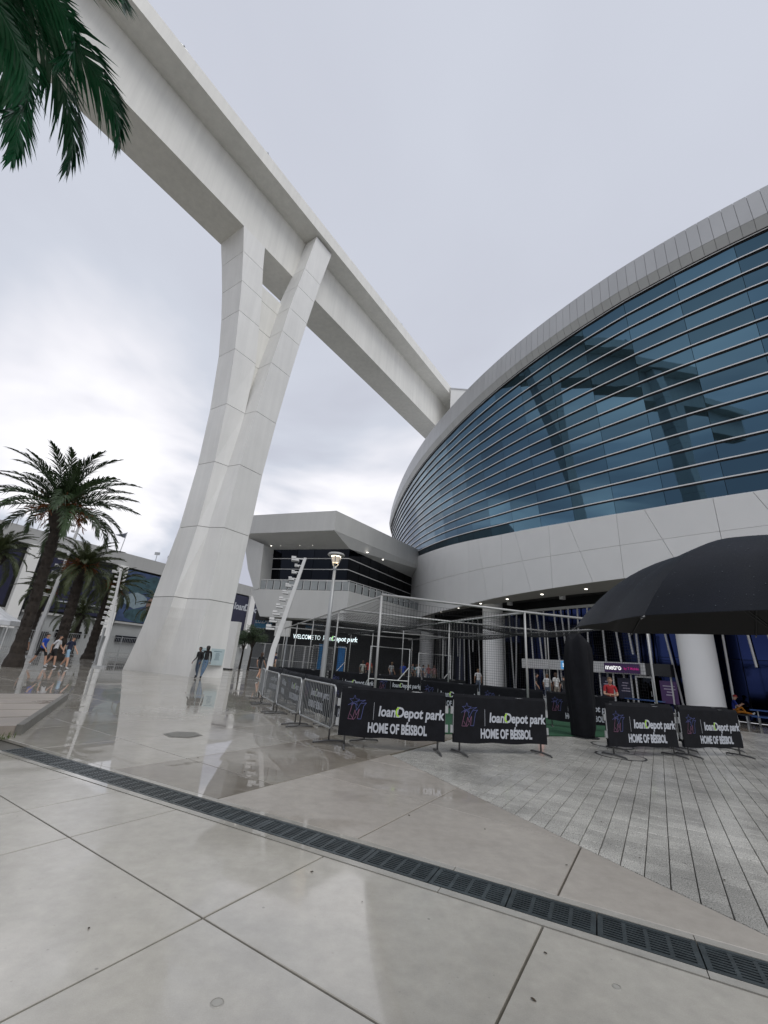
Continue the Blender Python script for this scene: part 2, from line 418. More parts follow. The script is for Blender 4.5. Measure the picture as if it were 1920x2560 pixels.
# far side
bl2 = [-44, -40.3, -36.6, -32.9, -29.3, -25.6, -22, -18.3, -15.4, -12.5, -9.94, -8.15, -6.33, -4.47, -2.64, -0.87, 0.96, 2.8, 4.6]
al2 = [-3.8, -0.72, 1.55, 4.73, 7.0, 9.3, 12.4, 15.5, 18.6, 21.7, 25.0, 28.7, 32.4, 36.1, 39.8, 43.5, 47.2, 50.9]
for i in range(len(al2) - 1):
    for j in range(len(bl2) - 1):
        a0, a1 = al2[i], al2[i + 1]
        if bl2[j] >= -4.48:
            a0 = 5.58 if abs(a0 - 4.73) < 0.01 else a0; a1 = 5.58 if abs(a1 - 4.73) < 0.01 else a1
        p = [g2w(a0, bl2[j]), g2w(a0, bl2[j + 1]), g2w(a1, bl2[j + 1]), g2w(a1, bl2[j])]
        p = clip(p, -DRn.x, -DRn.y, -HI)
        if bl2[j] > -4.48: p = clip(p, pvn.x, pvn.y, pv0 - 0.004)
        if len(p) < 3: continue
        cx = sum(q[0] for q in p) / len(p); cy = sum(q[1] for q in p) / len(p)
        if cx > 14 or cy < 0: continue
        mid = 0.5 * (bl2[j] + bl2[j + 1])
        ma = M_slab_brown if (-6.4 < mid < -4.4 and a0 < 10) else (M_slab_tan if mid > -4.4 and a0 < 10 else M_plaza)
        slab(p, ma)
far = MB().poly([(-140, 20, -0.012), (140, 20, -0.012), (140, 260, -0.012), (-140, 260, -0.012)])
far.poly([(-140, -25, -0.012), (-19, -25, -0.012), (-19, 20, -0.012), (-140, 20, -0.012)])
far.poly([(15.5, 2, -0.0125), (60, 2, -0.0125), (60, 20, -0.0125), (15.5, 20, -0.0125)])
o = far.build('forecourt', M_plaza); tag(o, 'wet pavement of the far forecourt below the stadium', 'forecourt', kind='structure')

# drain: edging, grates
drain = empty('trench_drain', (0, 0, 0)); tag(drain, 'long trench drain with dark slotted iron grates crossing the wet concrete', 'drain')
def dpt(s, n, z=0.0): q = DR0 + DRd * s + DRn * n; return (q.x, q.y, z)
S0, S1 = -0.16, 9.9
for n0, n1, nm in ((0.172, 0.25, 'edging'), (-0.25, -0.172, 'edging')):
    k = 6
    for i in range(k):
        a, b = S0 + (S1 - S0) * i / k + 0.003, S0 + (S1 - S0) * (i + 1) / k - 0.003
        MB().hexa([dpt(a, n0, -0.05), dpt(b, n0, -0.05), dpt(b, n1, -0.05), dpt(a, n1, -0.05), dpt(a, n0, 0.002), dpt(b, n0, 0.002), dpt(b, n1, 0.002), dpt(a, n1, 0.002)]).build('edging', M_edge, drain)
MB().hexa([dpt(S0, -0.171, -0.049), dpt(S1, -0.171, -0.049), dpt(S1, 0.171, -0.049), dpt(S0, 0.171, -0.049), dpt(S0, -0.171, -0.045), dpt(S1, -0.171, -0.045), dpt(S1, 0.171, -0.045), dpt(S0, 0.171, -0.045)]).build('channel_bed', M_dark, drain)
gr = MB(); GL, GW = 0.588, 0.325
nb = 8
for i in range(nb + 1):
    y = -GW / 2 + 0.034 + (GW - 0.068) * i / nb
    gr.box((0, y, -0.010), (GL - 0.06, 0.0155, 0.018))
for y in (-GW / 2 + 0.014, GW / 2 - 0.014): gr.box((0, y, -0.009), (GL, 0.028, 0.022))
for x in (-GL / 2 + 0.017, GL / 2 - 0.017): gr.box((x, 0, -0.0095), (0.034, GW - 0.058, 0.021))
for x in (-0.131, 0.0, 0.131): gr.box((x, 0, -0.0105), (0.026, GW - 0.058, 0.021))
for sx in (-1, 1):
    for sy in (-1, 1): gr.lathe([(0.0, 0.004), (0.011, 0.004), (0.013, 0.0)], 8, (sx * (GL / 2 - 0.017), sy * (GW / 2 - 0.017)))
gme = gr.mesh('grate', M_iron)
ang = math.atan2(DRd.y, DRd.x)
for i in range(17):
    p = dpt(0.06 + 0.3 + 0.5975 * i - 0.2, 0, 0)
    link('grate', gme, drain, (p[0], p[1], 0.001 * random.uniform(-1.5, 1)), (0, 0, ang + random.uniform(-.003, .003)))

# pavers
def paver_mat():
    ma = bpy.data.materials.new('speckled_granite_paver'); ma.use_nodes = True
    t = ma.node_tree; bs = t.nodes['Principled BSDF']; L = t.links.new
    geo = t.nodes.new('ShaderNodeNewGeometry')
    n = t.nodes.new('ShaderNodeTexNoise'); n.inputs['Scale'].default_value = 95; n.inputs['Detail'].default_value = 2; n.inputs['Roughness'].default_value = 0.7
    L(geo.outputs['Position'], n.inputs['Vector'])
    cr = t.nodes.new('ShaderNodeValToRGB'); el = cr.color_ramp.elements
    el[0].position = 0.36; el[0].color = (0.13, 0.13, 0.12, 1); el[1].position = 0.60; el[1].color = (0.62, 0.605, 0.555, 1)
    e = el.new(0.47); e.color = (0.42, 0.408, 0.37, 1)
    L(n.outputs['Fac'], cr.inputs['Fac'])
    n2 = t.nodes.new('ShaderNodeTexNoise'); n2.inputs['Scale'].default_value = 0.8; n2.inputs['Detail'].default_value = 6; n2.inputs['Roughness'].default_value = 0.65
    L(geo.outputs['Position'], n2.inputs['Vector'])
    mr = t.nodes.new('ShaderNodeMapRange'); mr.inputs['From Min'].default_value = 0.36; mr.inputs['From Max'].default_value = 0.6
    mr.inputs['To Min'].default_value = 0.62; mr.inputs['To Max'].default_value = 1.06; L(n2.outputs['Fac'], mr.inputs['Value'])
    oi = t.nodes.new('ShaderNodeObjectInfo'); m2 = t.nodes.new('ShaderNodeMapRange'); m2.inputs['To Min'].default_value = 0.86; m2.inputs['To Max'].default_value = 1.1
    L(oi.outputs['Random'], m2.inputs['Value'])
    mm = t.nodes.new('ShaderNodeMath'); mm.operation = 'MULTIPLY'; L(mr.outputs[0], mm.inputs[0]); L(m2.outputs[0], mm.inputs[1])
    v = t.nodes.new('ShaderNodeVectorMath'); v.operation = 'SCALE'; L(cr.outputs[0], v.inputs[0]); L(mm.outputs[0], v.inputs['Scale'])
    L(v.outputs[0], bs.inputs['Base Color'])
    bs.inputs['Roughness'].default_value = 0.5; bs.inputs['Coat Weight'].default_value = 0.8; bs.inputs['Coat IOR'].default_value = 1.33
    bs.inputs['Coat Roughness'].default_value = 0.16
    bp = t.nodes.new('ShaderNodeBump'); bp.inputs['Strength'].default_value = 0.35; bp.inputs['Distance'].default_value = 0.003
    L(n.outputs['Fac'], bp.inputs['Height']); L(bp.outputs[0], bs.inputs['Normal'])
    return ma
M_paver = paver_mat()
pavf = empty('paver_field'); tag(pavf, 'grey speckled granite pavers in long strips beside the wet concrete', 'pavers', kind='structure')
PW, PL = 0.195, 0.205
b0 = 0.0757 - PW * 23
cands = []
for ib in range(0, 82):
    bb0 = b0 + PW * ib
    off = (ib % 3) * 0.31 * PL
    for ia in range(4, 122):
        a0 = off + PL * ia
        p = [g2w(a0, bb0), g2w(a0, bb0 + PW), g2w(a0 + PL, bb0 + PW), g2w(a0 + PL, bb0)]
        p = clip(p, -pvn.x, -pvn.y, -pv0); p = clip(p, -DRn.x, -DRn.y, -HI - 0.2)
        if len(p) < 3: continue
        cx = sum(q[0] for q in p) / len(p); cy = sum(q[1] for q in p) / len(p)
        if cy < 3 or cy > 21 or cx / cy > 1.02 or cx > 17: continue
        cands.append((math.hypot(cx, cy), p))
cands.sort(key=lambda c: c[0])
def paver_geo(mb, p, z=0.0):
    ar = 0.5 * sum(p[i][0] * p[(i + 1) % len(p)][1] - p[(i + 1) % len(p)][0] * p[i][1] for i in range(len(p)))
    if ar < 0: p = p[::-1]
    c = Vector((sum(q[0] for q in p) / len(p), sum(q[1] for q in p) / len(p)))
    def sc(g): return [Vector(q) + (c - Vector(q)).normalized() * g for q in p]
    a, b = sc(0.0055), sc(0.010)
    mb.grid([[(q.x, q.y, z - 0.035) for q in a], [(q.x, q.y, z - 0.004) for q in a], [(q.x, q.y, z) for q in b]], 0, True)
    mb.poly([(q.x, q.y, z) for q in b])
for d_, p in cands[:300]:
    mb = MB(); paver_geo(mb, p, random.uniform(-0.0025, 0.0015)); mb.build('paver', M_paver, pavf)
mb = MB()
for d_, p in cands[300:]: paver_geo(mb, p, random.uniform(-0.003, 0.002))
o = mb.build('paver_mass', M_paver, pavf); o['kind'] = 'stuff'

# covers, rings and litter on the paving
mb = MB(); mb.prism([(-3.58 + 0.36 * math.cos(R(60 * k + 12)), 9.24 + 0.36 * math.sin(R(60 * k + 12))) for k in range(6)], -0.02, 0.004)
mb.prism([(-3.58 + 0.30 * math.cos(R(60 * k + 12)), 9.24 + 0.30 * math.sin(R(60 * k + 12))) for k in range(6)], 0.004, 0.008)
o = mb.build('manhole_cover', mat('cover_grey', (0.14, 0.135, 0.12), 0.4, 0.1, var=0.3, scale=12)); tag(o, 'dark hexagonal cover plate set in the wet plaza', 'manhole cover')
for (x, y, r_, lb) in ((5.85, 10.75, 0.52, 'round cover ringed in black beneath the third banner barrier foot'), (6.5, 12.3, 0.5, 'second ringed round cover just behind the third banner barrier')):
    cv = MB().lathe([(0.0, 0.006), (r_ - 0.03, 0.006), (r_ - 0.03, 0.0)], 32, (x, y)).build('manhole_cover', M_paver)
    MB().lathe([(r_ - 0.028, 0.003), (r_ - 0.028, 0.0075), (r_ + 0.012, 0.0075), (r_ + 0.012, 0.0)], 32, (x, y)).build('rim', M_dark, cv)
    tag(cv, lb, 'manhole cover', 'round covers in the pavers')
for (x, y, r_) in ((-0.62, 2.72, 0.03), (1.5, 3.05, 0.022)):
    cv = MB().lathe([(0.0, 0.003), (r_ * 0.8, 0.003), (r_ * 0.8, 0.001), (r_, 0.001), (r_, 0.004), (r_ * 1.12, 0.0)], 20, (x, y)).build('survey_marker', mat('marker_grey', (0.33, 0.32, 0.29), 0.45))
    tag(cv, 'small round metal marker set in the concrete ' + ('near the bottom left' if x < 0 else 'below the drain at right'), 'marker')
lf = mat('dead_leaf', (0.05, 0.035, 0.02), 0.7, var=0.4, scale=60)
mb = MB()
for k, (px, py) in enumerate(((0.06, 3.72), (1.9, 4.6), (0.55, 5.6), (1.35, 5.35), (-1.7, 6.9), (0.75, 2.55), (0.98, 2.9), (2.9, 5.9), (3.3, 4.55), (2.75, 4.9), (-1.55, 3.2), (-0.35, 4.1), (4.4, 7.6), (2.2, 7.7), (-2.6, 7.5), (1.2, 3.3))):
    a = random.uniform(0, 6.28); l_ = random.uniform(0.007, 0.018); w_ = l_ * 0.5
    ca, sa = math.cos(a), math.sin(a)
    pts = [(-l_, 0, 0.003), (-l_ * .2, -w_, 0.006), (l_ * .5, -w_ * .7, 0.009), (l_, 0, 0.006), (l_ * .4, w_ * .8, 0.010), (-l_ * .3, w_, 0.005)]
    pts = [(px + x * ca - y * sa, py + x * sa + y * ca, z) for x, y, z in pts]
    mb.poly(pts); mb.poly([(x, y, z - 0.002) for x, y, z in pts][::-1])
o = mb.build('leaf_litter', lf); tag(o, 'scattered dark leaf scraps on the wet paving', 'leaf litter', kind='stuff')

# low stone platform at left
plat = empty('stone_platform', (-8.5, 9.5, 0)); tag(plat, 'low brown wet stone platform with planks at the left edge', 'platform')
M_stone = wet_concrete('wet_brown_stone', (0.30, 0.25, 0.20), (0.21, 0.17, 0.135), objvar=0.12, dry=0.45, wetr=0.2, amount=0.6)
EA, EB = Vector((-8.5, 12.9)), Vector((-5.95, 8.05)); dl = Vector((-0.72, -0.69))
NP = 5
for i in range(NP):
    a, b = EA + (EB - EA) * (i / NP + 0.006), EA + (EB - EA) * ((i + 1) / NP - 0.006)
    q = [a, a + dl * 5.5, b + dl * 5.5, b]
    mb = MB(); mb.prism([(p.x + 8.5, p.y - 9.5) for p in q], 0.0, 0.145)
    mb.build('plank', M_stone, plat)
mb = MB(); e = (EB - EA).normalized(); nn = Vector((-e.y, e.x)) * 0.10
q = [EA + nn * 1.05, EA + nn * 0.05, EB + nn * 0.05, EB + nn * 1.05]
mb.prism([(p.x + 8.5, p.y - 9.5) for p in q[::-1]], 0.0, 0.165); mb.build('kerb', mat('wet_dark_kerb', (0.13, 0.125, 0.11), 0.4, var=0.3, scale=5), plat)
M_grass = mat('lawn_grass', (0.07, 0.10, 0.02), 0.8, var=0.4, scale=20)
mb = MB()
for k in range(500):
    x, y = -6.4 + random.uniform(-0.55, 0.62), 7.55 + random.uniform(-0.4, 0.4)
    h_, a = random.uniform(0.04, 0.11), random.uniform(0, 6.28); c_, s_ = math.cos(a) * 0.005, math.sin(a) * 0.005
    lx, ly = random.uniform(-.03, .03), random.uniform(-.03, .03)
    mb.poly([(x - c_, y - s_, 0), (x + c_, y + s_, 0), (x + lx, y + ly, h_)])
o = mb.build('grass', M_grass); tag(o, 'tuft of yellowish grass at the foot of the stone platform', 'grass', kind='stuff')
#SECTION_PIER
# ------------------------------------------------------------------ roof track: pier and girder
AZ = R(35.41); DV = Vector((math.sin(AZ), math.cos(AZ))); NV = Vector((DV.y, -DV.x))
def tn(t, n, z): return (DV.x * t + NV.x * n, DV.y * t + NV.y * n, z)
def lerp_tab(tab, z):
    for (z0, a), (z1, b) in zip(tab, tab[1:]):
        if z0 <= z <= z1:
            k = (z - z0) / (z1 - z0); return [x + (y - x) * k for x, y in zip(a, b)]
    return list(tab[0][1] if z < tab[0][0] else tab[-1][1])
# left branch: L(t,n)  R1(t,n)  V(t,n)  backright(t,n)
LB = [(0, (14.35, -29.7, 14.9, -28.1, 15.45, -26.75, 16.4, -29.7)), (1.0, (14.3, -29.1, 14.7, -27.35, 15.5, -26.65, 16.4, -29.2)), (2.3, (14.2, -28.5, 14.45, -26.5, 15.38, -26.2, 16.4, -28.6)),
      (4.53, (14.11, -27.75, 14.25, -25.58, 15.07, -25.42, 16.5, -27.8)), (9.24, (14.34, -27.15, 14.58, -25.38, 15.14, -24.88, 16.6, -27.2)),
      (13.96, (14.36, -26.85, 14.6, -25.18, 15.58, -24.95, 16.7, -27.0)), (18.6, (14.33, -27.0, 14.42, -25.12, 15.95, -24.98, 16.9, -27.0)),
      (23.4, (14.06, -27.2, 14.1, -25.2, 16.1, -25.2, 16.1, -27.2)), (26.95, (13.7, -27.55, 13.73, -25.3, 15.75, -25.3, 15.75, -27.55)),
      (29.72, (13.35, -27.9, 13.37, -25.3, 15.41, -25.3, 15.41, -27.9)), (32.48, (12.88, -28.2, 12.88, -25.33, 14.95, -25.33, 14.95, -28.2)), (34.95, (12.42, -28.5, 12.42, -25.38, 14.68, -25.38, 14.68, -28.5))]
# right branch: backleft(t,n)  R2(t,n)  E(t,n)  backright
RB = [(0, (15.35, -27.0, 15.6, -24.3, 17.55, -23.85, 17.6, -29.4)), (1.0, (15.5, -27.0, 15.57, -24.1, 17.5, -23.87, 17.6, -28.9)), (2.3, (15.5, -26.6, 15.55, -24.0, 17.46, -23.9, 17.5, -28.2)),
      (4.53, (15.0, -25.6, 15.54, -23.9, 17.44, -23.9, 17.45, -27.6)), (9.24, (15.05, -25.05, 15.54, -23.9, 17.6, -23.9, 17.6, -27.0)),
      (13.96, (15.5, -25.15, 15.72, -23.9, 17.74, -23.9, 17.74, -26.8)), (18.6, (15.95, -25.2, 16.14, -23.9, 18.11, -23.9, 18.11, -26.6)),
      (23.4, (16.6, -26.2, 16.6, -23.9, 18.6, -23.9, 18.6, -26.4)), (26.95, (17.03, -26.0, 17.03, -23.9, 19.02, -23.9, 19.02, -26.0)),
      (29.72, (17.3, -25.9, 17.3, -23.9, 19.4, -23.9, 19.4, -25.9)), (32.6, (17.7, -25.7, 17.7, -23.9, 19.8, -23.9, 19.8, -25.7)), (35.12, (18.1, -25.5, 18.1, -23.9, 20.15, -23.9, 20.15, -25.5)),
      (40.05, (18.8, -25.3, 18.8, -23.9, 21.0, -23.9, 21.0, -25.3))]
SEAM_L = [0, 4.53, 9.24, 13.96, 18.6, 23.4, 26.95, 29.72, 32.48, 34.93]
SEAM_R = [0, 4.53, 9.24, 13.96, 18.6, 23.4, 26.95, 29.72, 32.6, 35.12, 40.0]
def branch_rows(tab, zs, off, sh, fine=0):
    rows = []
    foot, knee = tab[0][1], [v for z, v in tab if z == 4.53][0]
    for z in zs:
        q = lerp_tab(tab, z) if z >= 4.5 else [b + (a - b) * (1 - z / 4.53) ** 1.5 for a, b in zip(foot, knee)]; pts = [Vector((q[2 * i], q[2 * i + 1])) for i in range(4)]
        c = sum(pts, Vector((0, 0))) / 4
        pts = [p - (p - c).normalized() * off for p in pts]
        if fine: pts = [pts[i].lerp(pts[(i + 1) % 4], j / fine) for i in range(4) for j in range(fine)]
        rows.append([tn(p.x + sh, p.y, z) for p in pts])
    return rows
def make_pier(sh, label):
    root = empty('track_pier', tn(16 + sh, -26.5, 0)); tag(root, label, 'pier')
    bx, by, _ = root.location
    def loc(rows): return [[(p[0] - bx, p[1] - by, p[2]) for p in r_] for r_ in rows]
    for tab, seams in ((LB, SEAM_L), (RB, SEAM_R)):
        rows = loc(branch_rows(tab, [0, .6, 1.2, 1.8, 2.4, 3.2, 4.0] + seams[1:], 0.09, sh)); mb = MB(); mb.grid(rows, 0, True); mb.poly(rows[-1]); mb.build('core', M_core, root)
        for z0, z1 in zip(seams, seams[1:]):
            g0 = 0.0 if z0 == 0 else 0.02; g1 = 0.0 if z1 == seams[-1] else 0.02
            zs = [z0 + g0] + ([.4, .8, 1.2, 1.6, 2.0, 2.4, 2.8, 3.3, 3.9] if z0 == 0 else []) + [z1 - g1]
            rows = loc(branch_rows(tab, zs, 0.0, sh, 7 if z0 == 0 else 0)); mb = MB(); mb.grid(rows, 0, True); mb.poly(rows[-1]); mb.poly(rows[0][::-1])
            mb.build('panel', M_pier, root)
    # recessed web between the two branches
    pz = [18.6, 23.4, 26.95, 29.72, 31.15]
    for z0, z1 in zip(pz, pz[1:]):
        l0, l1, r0, r1 = lerp_tab(LB, z0), lerp_tab(LB, z1), lerp_tab(RB, z0), lerp_tab(RB, z1)
        mb = MB(); p = []
        for z, l_, r_ in ((z0 + 0.02, l0, r0), (z1 - 0.02, l1, r1)):
            for (t, n) in ((l_[4] - 0.25, -25.5), (l_[4] - 0.25, -26.1), (r_[2] + 0.25, -26.1), (r_[2] + 0.25, -25.5)):
                q = tn(t + sh, n, z); p.append((q[0] - bx, q[1] - by, z))
        mb.hexa([p[3], p[2], p[1], p[0], p[7], p[6], p[5], p[4]]); mb.build('recessed_panel', M_girder, root)
    return root
pier = make_pier(0, 'tall white V-shaped concrete pier of the roof track standing on the plaza')
# notice boards on its foot
M_notice = mat('notice_sheet', (0.50, 0.60, 0.62), 0.4, var=0.05); M_ink = mat('notice_ink', (0.12, 0.2, 0.25), 0.6)
for t0, t1, lb in ((16.42, 17.36, 'pale blue notice board at the right on the pier foot'), (15.62, 16.3, 'pale blue notice board behind the couple at the pier foot')):
    nb_ = empty('notice_board', tn(0.5 * (t0 + t1), -23.8, 0.72)); tag(nb_, lb, 'notice', 'notices on the pier foot')
    W_ = t1 - t0
    ex = Vector((DV.x, DV.y, 0)); ez = Vector((0, 0, 1)); en = Vector((NV.x, NV.y, 0))
    Mx = Matrix((ex, ez, en)).transposed().to_4x4()
    b_ = MB(); b_.box((0, 0.48, 0.0), (W_, 0.96, 0.03), M=Mx.to_3x3().to_4x4()); b_.build('board', M_notice, nb_)
    tx = MB()
    tx.box((0, 0.80, 0.017), (W_ * 0.6, 0.035, 0.004), M=Mx)
    for k in range(8): tx.box((0.0, 0.70 - 0.055 * k, 0.017), (W_ * random.uniform(0.2, 0.42), 0.02, 0.004), M=Mx)
    tx.build('print', M_ink, nb_)
pier2 = make_pier(-38, 'second white pier of the roof track, mirrored in the stadium glass')
# girder
T0, T1 = -75.0, 130.0
gd = empty('track_girder', tn(16, -27, 34.9)); tag(gd, 'huge pale concrete track girder running high overhead to the stadium', 'girder')
gx, gy, gz = gd.location
def gpt(t, n, z): q = tn(t, n, z); return (q[0] - gx, q[1] - gy, z - gz)
ts = [T0 + (T1 - T0) * i / 20 for i in range(21)]
prof = [(-25.4, 34.92), (-25.4, 40.1), (-28.57, 40.1), (-28.57, 34.92)]
mb = MB(); mb.grid([[gpt(t, n, z) for n, z in prof] for t in ts], 0, True); mb.poly([gpt(T0, n, z) for n, z in prof]); mb.poly([gpt(T1, n, z) for n, z in prof][::-1]); mb.build('box_girder', M_girder, gd)
prof = [(-30.6, 40.55), (-29.0, 40.104), (-25.0, 40.104), (-23.5, 40.2), (-23.5, 41.65), (-23.62, 41.75), (-30.6, 41.75)]
mb = MB(); mb.grid([[gpt(t, n, z) for n, z in prof] for t in ts], 0, True); mb.poly([gpt(T0, n, z) for n, z in prof]); mb.poly([gpt(T1, n, z) for n, z in prof][::-1]); mb.build('deck_slab', M_girder, gd)
mb = MB()
for t in (-4, 4.2, 12, 34):
    q = gpt(t, -23.7, 41.85); mb.box(q, (0.5, 0.12, 0.16), rz=math.pi / 2 - AZ); mb.box((q[0], q[1], q[2] + 0.12), (0.12, 0.2, 0.1))
mb.build('rail_fixture', M_steel, gd)
rc = empty('roof_carriage', tn(52, -20.5, 30)); tag(rc, 'pale roof block beside the far end of the track girder', 'roof block')
mb = MB(); q = [tn(t, n, 0) for t, n in ((47.5, -23.3), (55, -23.3), (55, -19), (49.5, -19))]
mb.prism([(a[0] - rc.location[0], a[1] - rc.location[1]) for a in q][::-1], 0.0, [10.2, 10.2, 10.9, 10.9]); mb.build('block', M_white, rc)
mb = MB(); mb.prism([((a[0] - rc.location[0]) * 1.03, (a[1] - rc.location[1]) * 1.03) for a in q][::-1], [10.22, 10.22, 10.92, 10.92], [10.4, 10.4, 11.1, 11.1]); mb.build('coping', M_zinc, rc)
# ------------------------------------------------------------------ stadium bowl
SC = Vector((70.0, 63.0))
def interp(tab, x):
    if x <= tab[0][0]: return tab[0][1]
    for (a, b), (c, d) in zip(tab, tab[1:]):
        if x <= c: return b + (d - b) * (x - a) / (c - a)
    return tab[-1][1]
ZGB = [(158, 17.4), (178.6, 16.2), (188.8, 15.1), (198.3, 13.85), (205.3, 12.8), (211.6, 12.08), (215.7, 11.71), (221, 11.43), (230, 11.2), (262, 11.0)]
ZBB = [(158, 7.0), (198.5, 7.17), (204.8, 7.42), (212.5, 7.56), (225, 7.7), (262, 7.8)]
ZGT = [(158, 25.35), (190, 25.35), (200, 25.45), (210, 25.95), (217, 26.25), (224, 26.15), (262, 26.0)]
def zgt(phi): return interp(ZGT, phi)
def zsm(phi): return zgt(phi) + 0.72
def ztp(phi): return 28.55 + 0.55 * (zgt(phi) - 25.35) / 0.9
LEAN_T, LEAN_B = 0.3, -1.5                # the glass leans out towards its head
def zgb(phi): return interp(ZGB, phi)
def zbb(phi): return interp(ZBB, phi)
def RG(phi):                              # plan radius of the glass wall
    u = (phi - 200) / 30; uc = max(-0.95, min(0.82, u))
    v = ((-3.5 * uc + 1.5) * uc + 2.2) * uc + 67.25; d = (-10.5 * uc + 3.0) * uc + 2.2
    return 67.4 + 0.7 * (v + d * (u - uc) * 0.5 - 67.4)
def sp(phi, r, z): a = R(phi); return Vector((SC.x + r * math.cos(a), SC.y + r * math.sin(a), z))
def outward(phi): a = R(phi); return Vector((math.cos(a), math.sin(a), 0))
PH0, PH1 = 158.0, 262.0
stad = empty('stadium', (SC.x, SC.y, 0)); tag(stad, 'curved stadium with banded blue glass over a white wall', 'stadium')
def sl_(p): return (p[0] - SC.x, p[1] - SC.y, p[2])
# backing wall behind the panes and panels
mb = MB(); ph = [PH0 + (PH1 - PH0) * i / 104 for i in range(105)]
mb.grid([[sl_(sp(p, RG(p) - 1.75, zbb(p) + 0.02)) for p in ph], [sl_(sp(p, RG(p) - 1.75, zgb(p))) for p in ph], [sl_(sp(p, RG(p) + 0.05, zgt(p))) for p in ph], [sl_(sp(p, RG(p) + 0.05, ztp(p) - 0.05)) for p in ph]])
mb.build('backing_wall', M_core, stad)
mb = MB(); ring = [sl_(sp(p, RG(p) + 0.1, ztp(p) - 0.03)) for p in ph]
mb.grid([ring, [(p[0] * .5, p[1] * .5, 30.4) for p in ring], [(p[0] * .02, p[1] * .02, 31) for p in ring]]); mb.build('roof', M_zinc, stad)
# glass panes
NR = 14; DPH = 2.53
def zrow(phi, i): return zgb(phi) + (zgt(phi) - zgb(phi)) * i / NR
def rrow(phi, i): return RG(phi) + LEAN_B + (LEAN_T - LEAN_B) * i / NR
pcols = []
p = 171.5
while p < 226.0: pcols.append((p, p + DPH)); p += DPH
for (pa, pb) in pcols:
    for i in range(NR):
        a, b = pa + 0.010, pb - 0.010
        q = [sp(a, rrow(a, i), zrow(a, i) + 0.01), sp(b, rrow(b, i), zrow(b, i) + 0.01), sp(b, rrow(b, i + 1), zrow(b, i + 1) - 0.01), sp(a, rrow(a, i + 1), zrow(a, i + 1) - 0.01)]
        tl = random.gauss(0, 0.0006)
        for k in (2, 3): q[k] += outward(pa) * tl
        n_ = outward(0.5 * (pa + pb)); w_ = [x - n_ * 0.04 for x in q]
        mb = MB(); mb.hexa([sl_(x) for x in (w_[0], w_[1], q[1], q[0], w_[3], w_[2], q[2], q[3])]); mb.build('pane', M_glass, stad)
# rest of the glazing round the corner, out of the picture
mb = MB()
for p0, p1 in ((PH0, 171.45), (pcols[-1][1] + 0.02, PH1)):
    k = 10; pp = [p0 + (p1 - p0) * i / k for i in range(k + 1)]
    mb.grid([[sl_(sp(x, rrow(x, 0), zgb(x))) for x in pp], [sl_(sp(x, rrow(x, NR), zgt(x))) for x in pp]])
o = mb.build('glazing', M_glass, stad); o['kind'] = 'stuff'
# horizontal fins: pale nosing over a dark transom
fp = [PH0 + 0.9 + (PH1 - PH0 - 1.2) * i / 120 for i in range(121)]
for i in range(NR + 1):
    mb = MB(); h_ = 0.038; dpt_ = 0.12
    def fr_(dr, dz): return [sl_(sp(x, rrow(x, i) + dr + 0.125 * min(0, dz) * (dr < 0.1), zrow(x, i) + dz)) for x in fp]
    mb.grid([fr_(0.008, -h_), fr_(dpt_, -h_)], 1); mb.grid([fr_(dpt_, -h_), fr_(dpt_, h_)], 0); mb.grid([fr_(dpt_, h_), fr_(0.008, h_)], 0)
    mb.grid([fr_(0.022, -0.10), fr_(0.022, -h_ - 0.002)], 1); mb.grid([fr_(-0.01, -0.10), fr_(0.022, -0.10)], 1)
    mb.build('fin', [M_fin, M_dark], stad)
# zinc parapet in two courses
p = 166.0
while p < 228:
    for (ra, za, rb, zb, ma) in ((0.50, 0, 0.75, 1, M_zinc_shade), (0.75, 1, 0.55, 2, M_zinc)):
        a, b = p + 0.008, p + 0.5 - 0.008
        zf = (lambda x: zgt(x) + 0.05, zsm, ztp)
        q = [sp(a, RG(a) + ra, zf[za](a) + 0.012 * za), sp(b, RG(b) + ra, zf[za](b) + 0.012 * za), sp(b, RG(b) + rb, zf[zb](b) - 0.012 * (zb == 1)), sp(a, RG(a) + rb, zf[zb](a) - 0.012 * (zb == 1))]
        w_ = [x - outward(p) * 0.06 for x in q]
        mb = MB(); mb.hexa([sl_(x) for x in (w_[0], w_[1], q[1], q[0], w_[3], w_[2], q[2], q[3])]); mb.build('parapet_panel', ma, stad)
    p += 0.5
fp2 = fp[2:-2]
mb = MB(); mb.grid([[sl_(sp(x, RG(x) + 0.1, zgt(x) + 0.045)) for x in fp2], [sl_(sp(x, RG(x) + 0.49, zgt(x) + 0.045)) for x in fp2]]); mb.build('parapet_soffit', M_dark, stad)
mb = MB(); mb.grid([[sl_(sp(x, RG(x) + off, z(x) + dz)) for x in fp2] for off, z, dz in ((0.41, zgt, 0.05), (0.64, zsm, 0), (0.45, ztp, -0.02), (0.0, ztp, -0.02))]); mb.build('parapet_backing', M_core, stad)
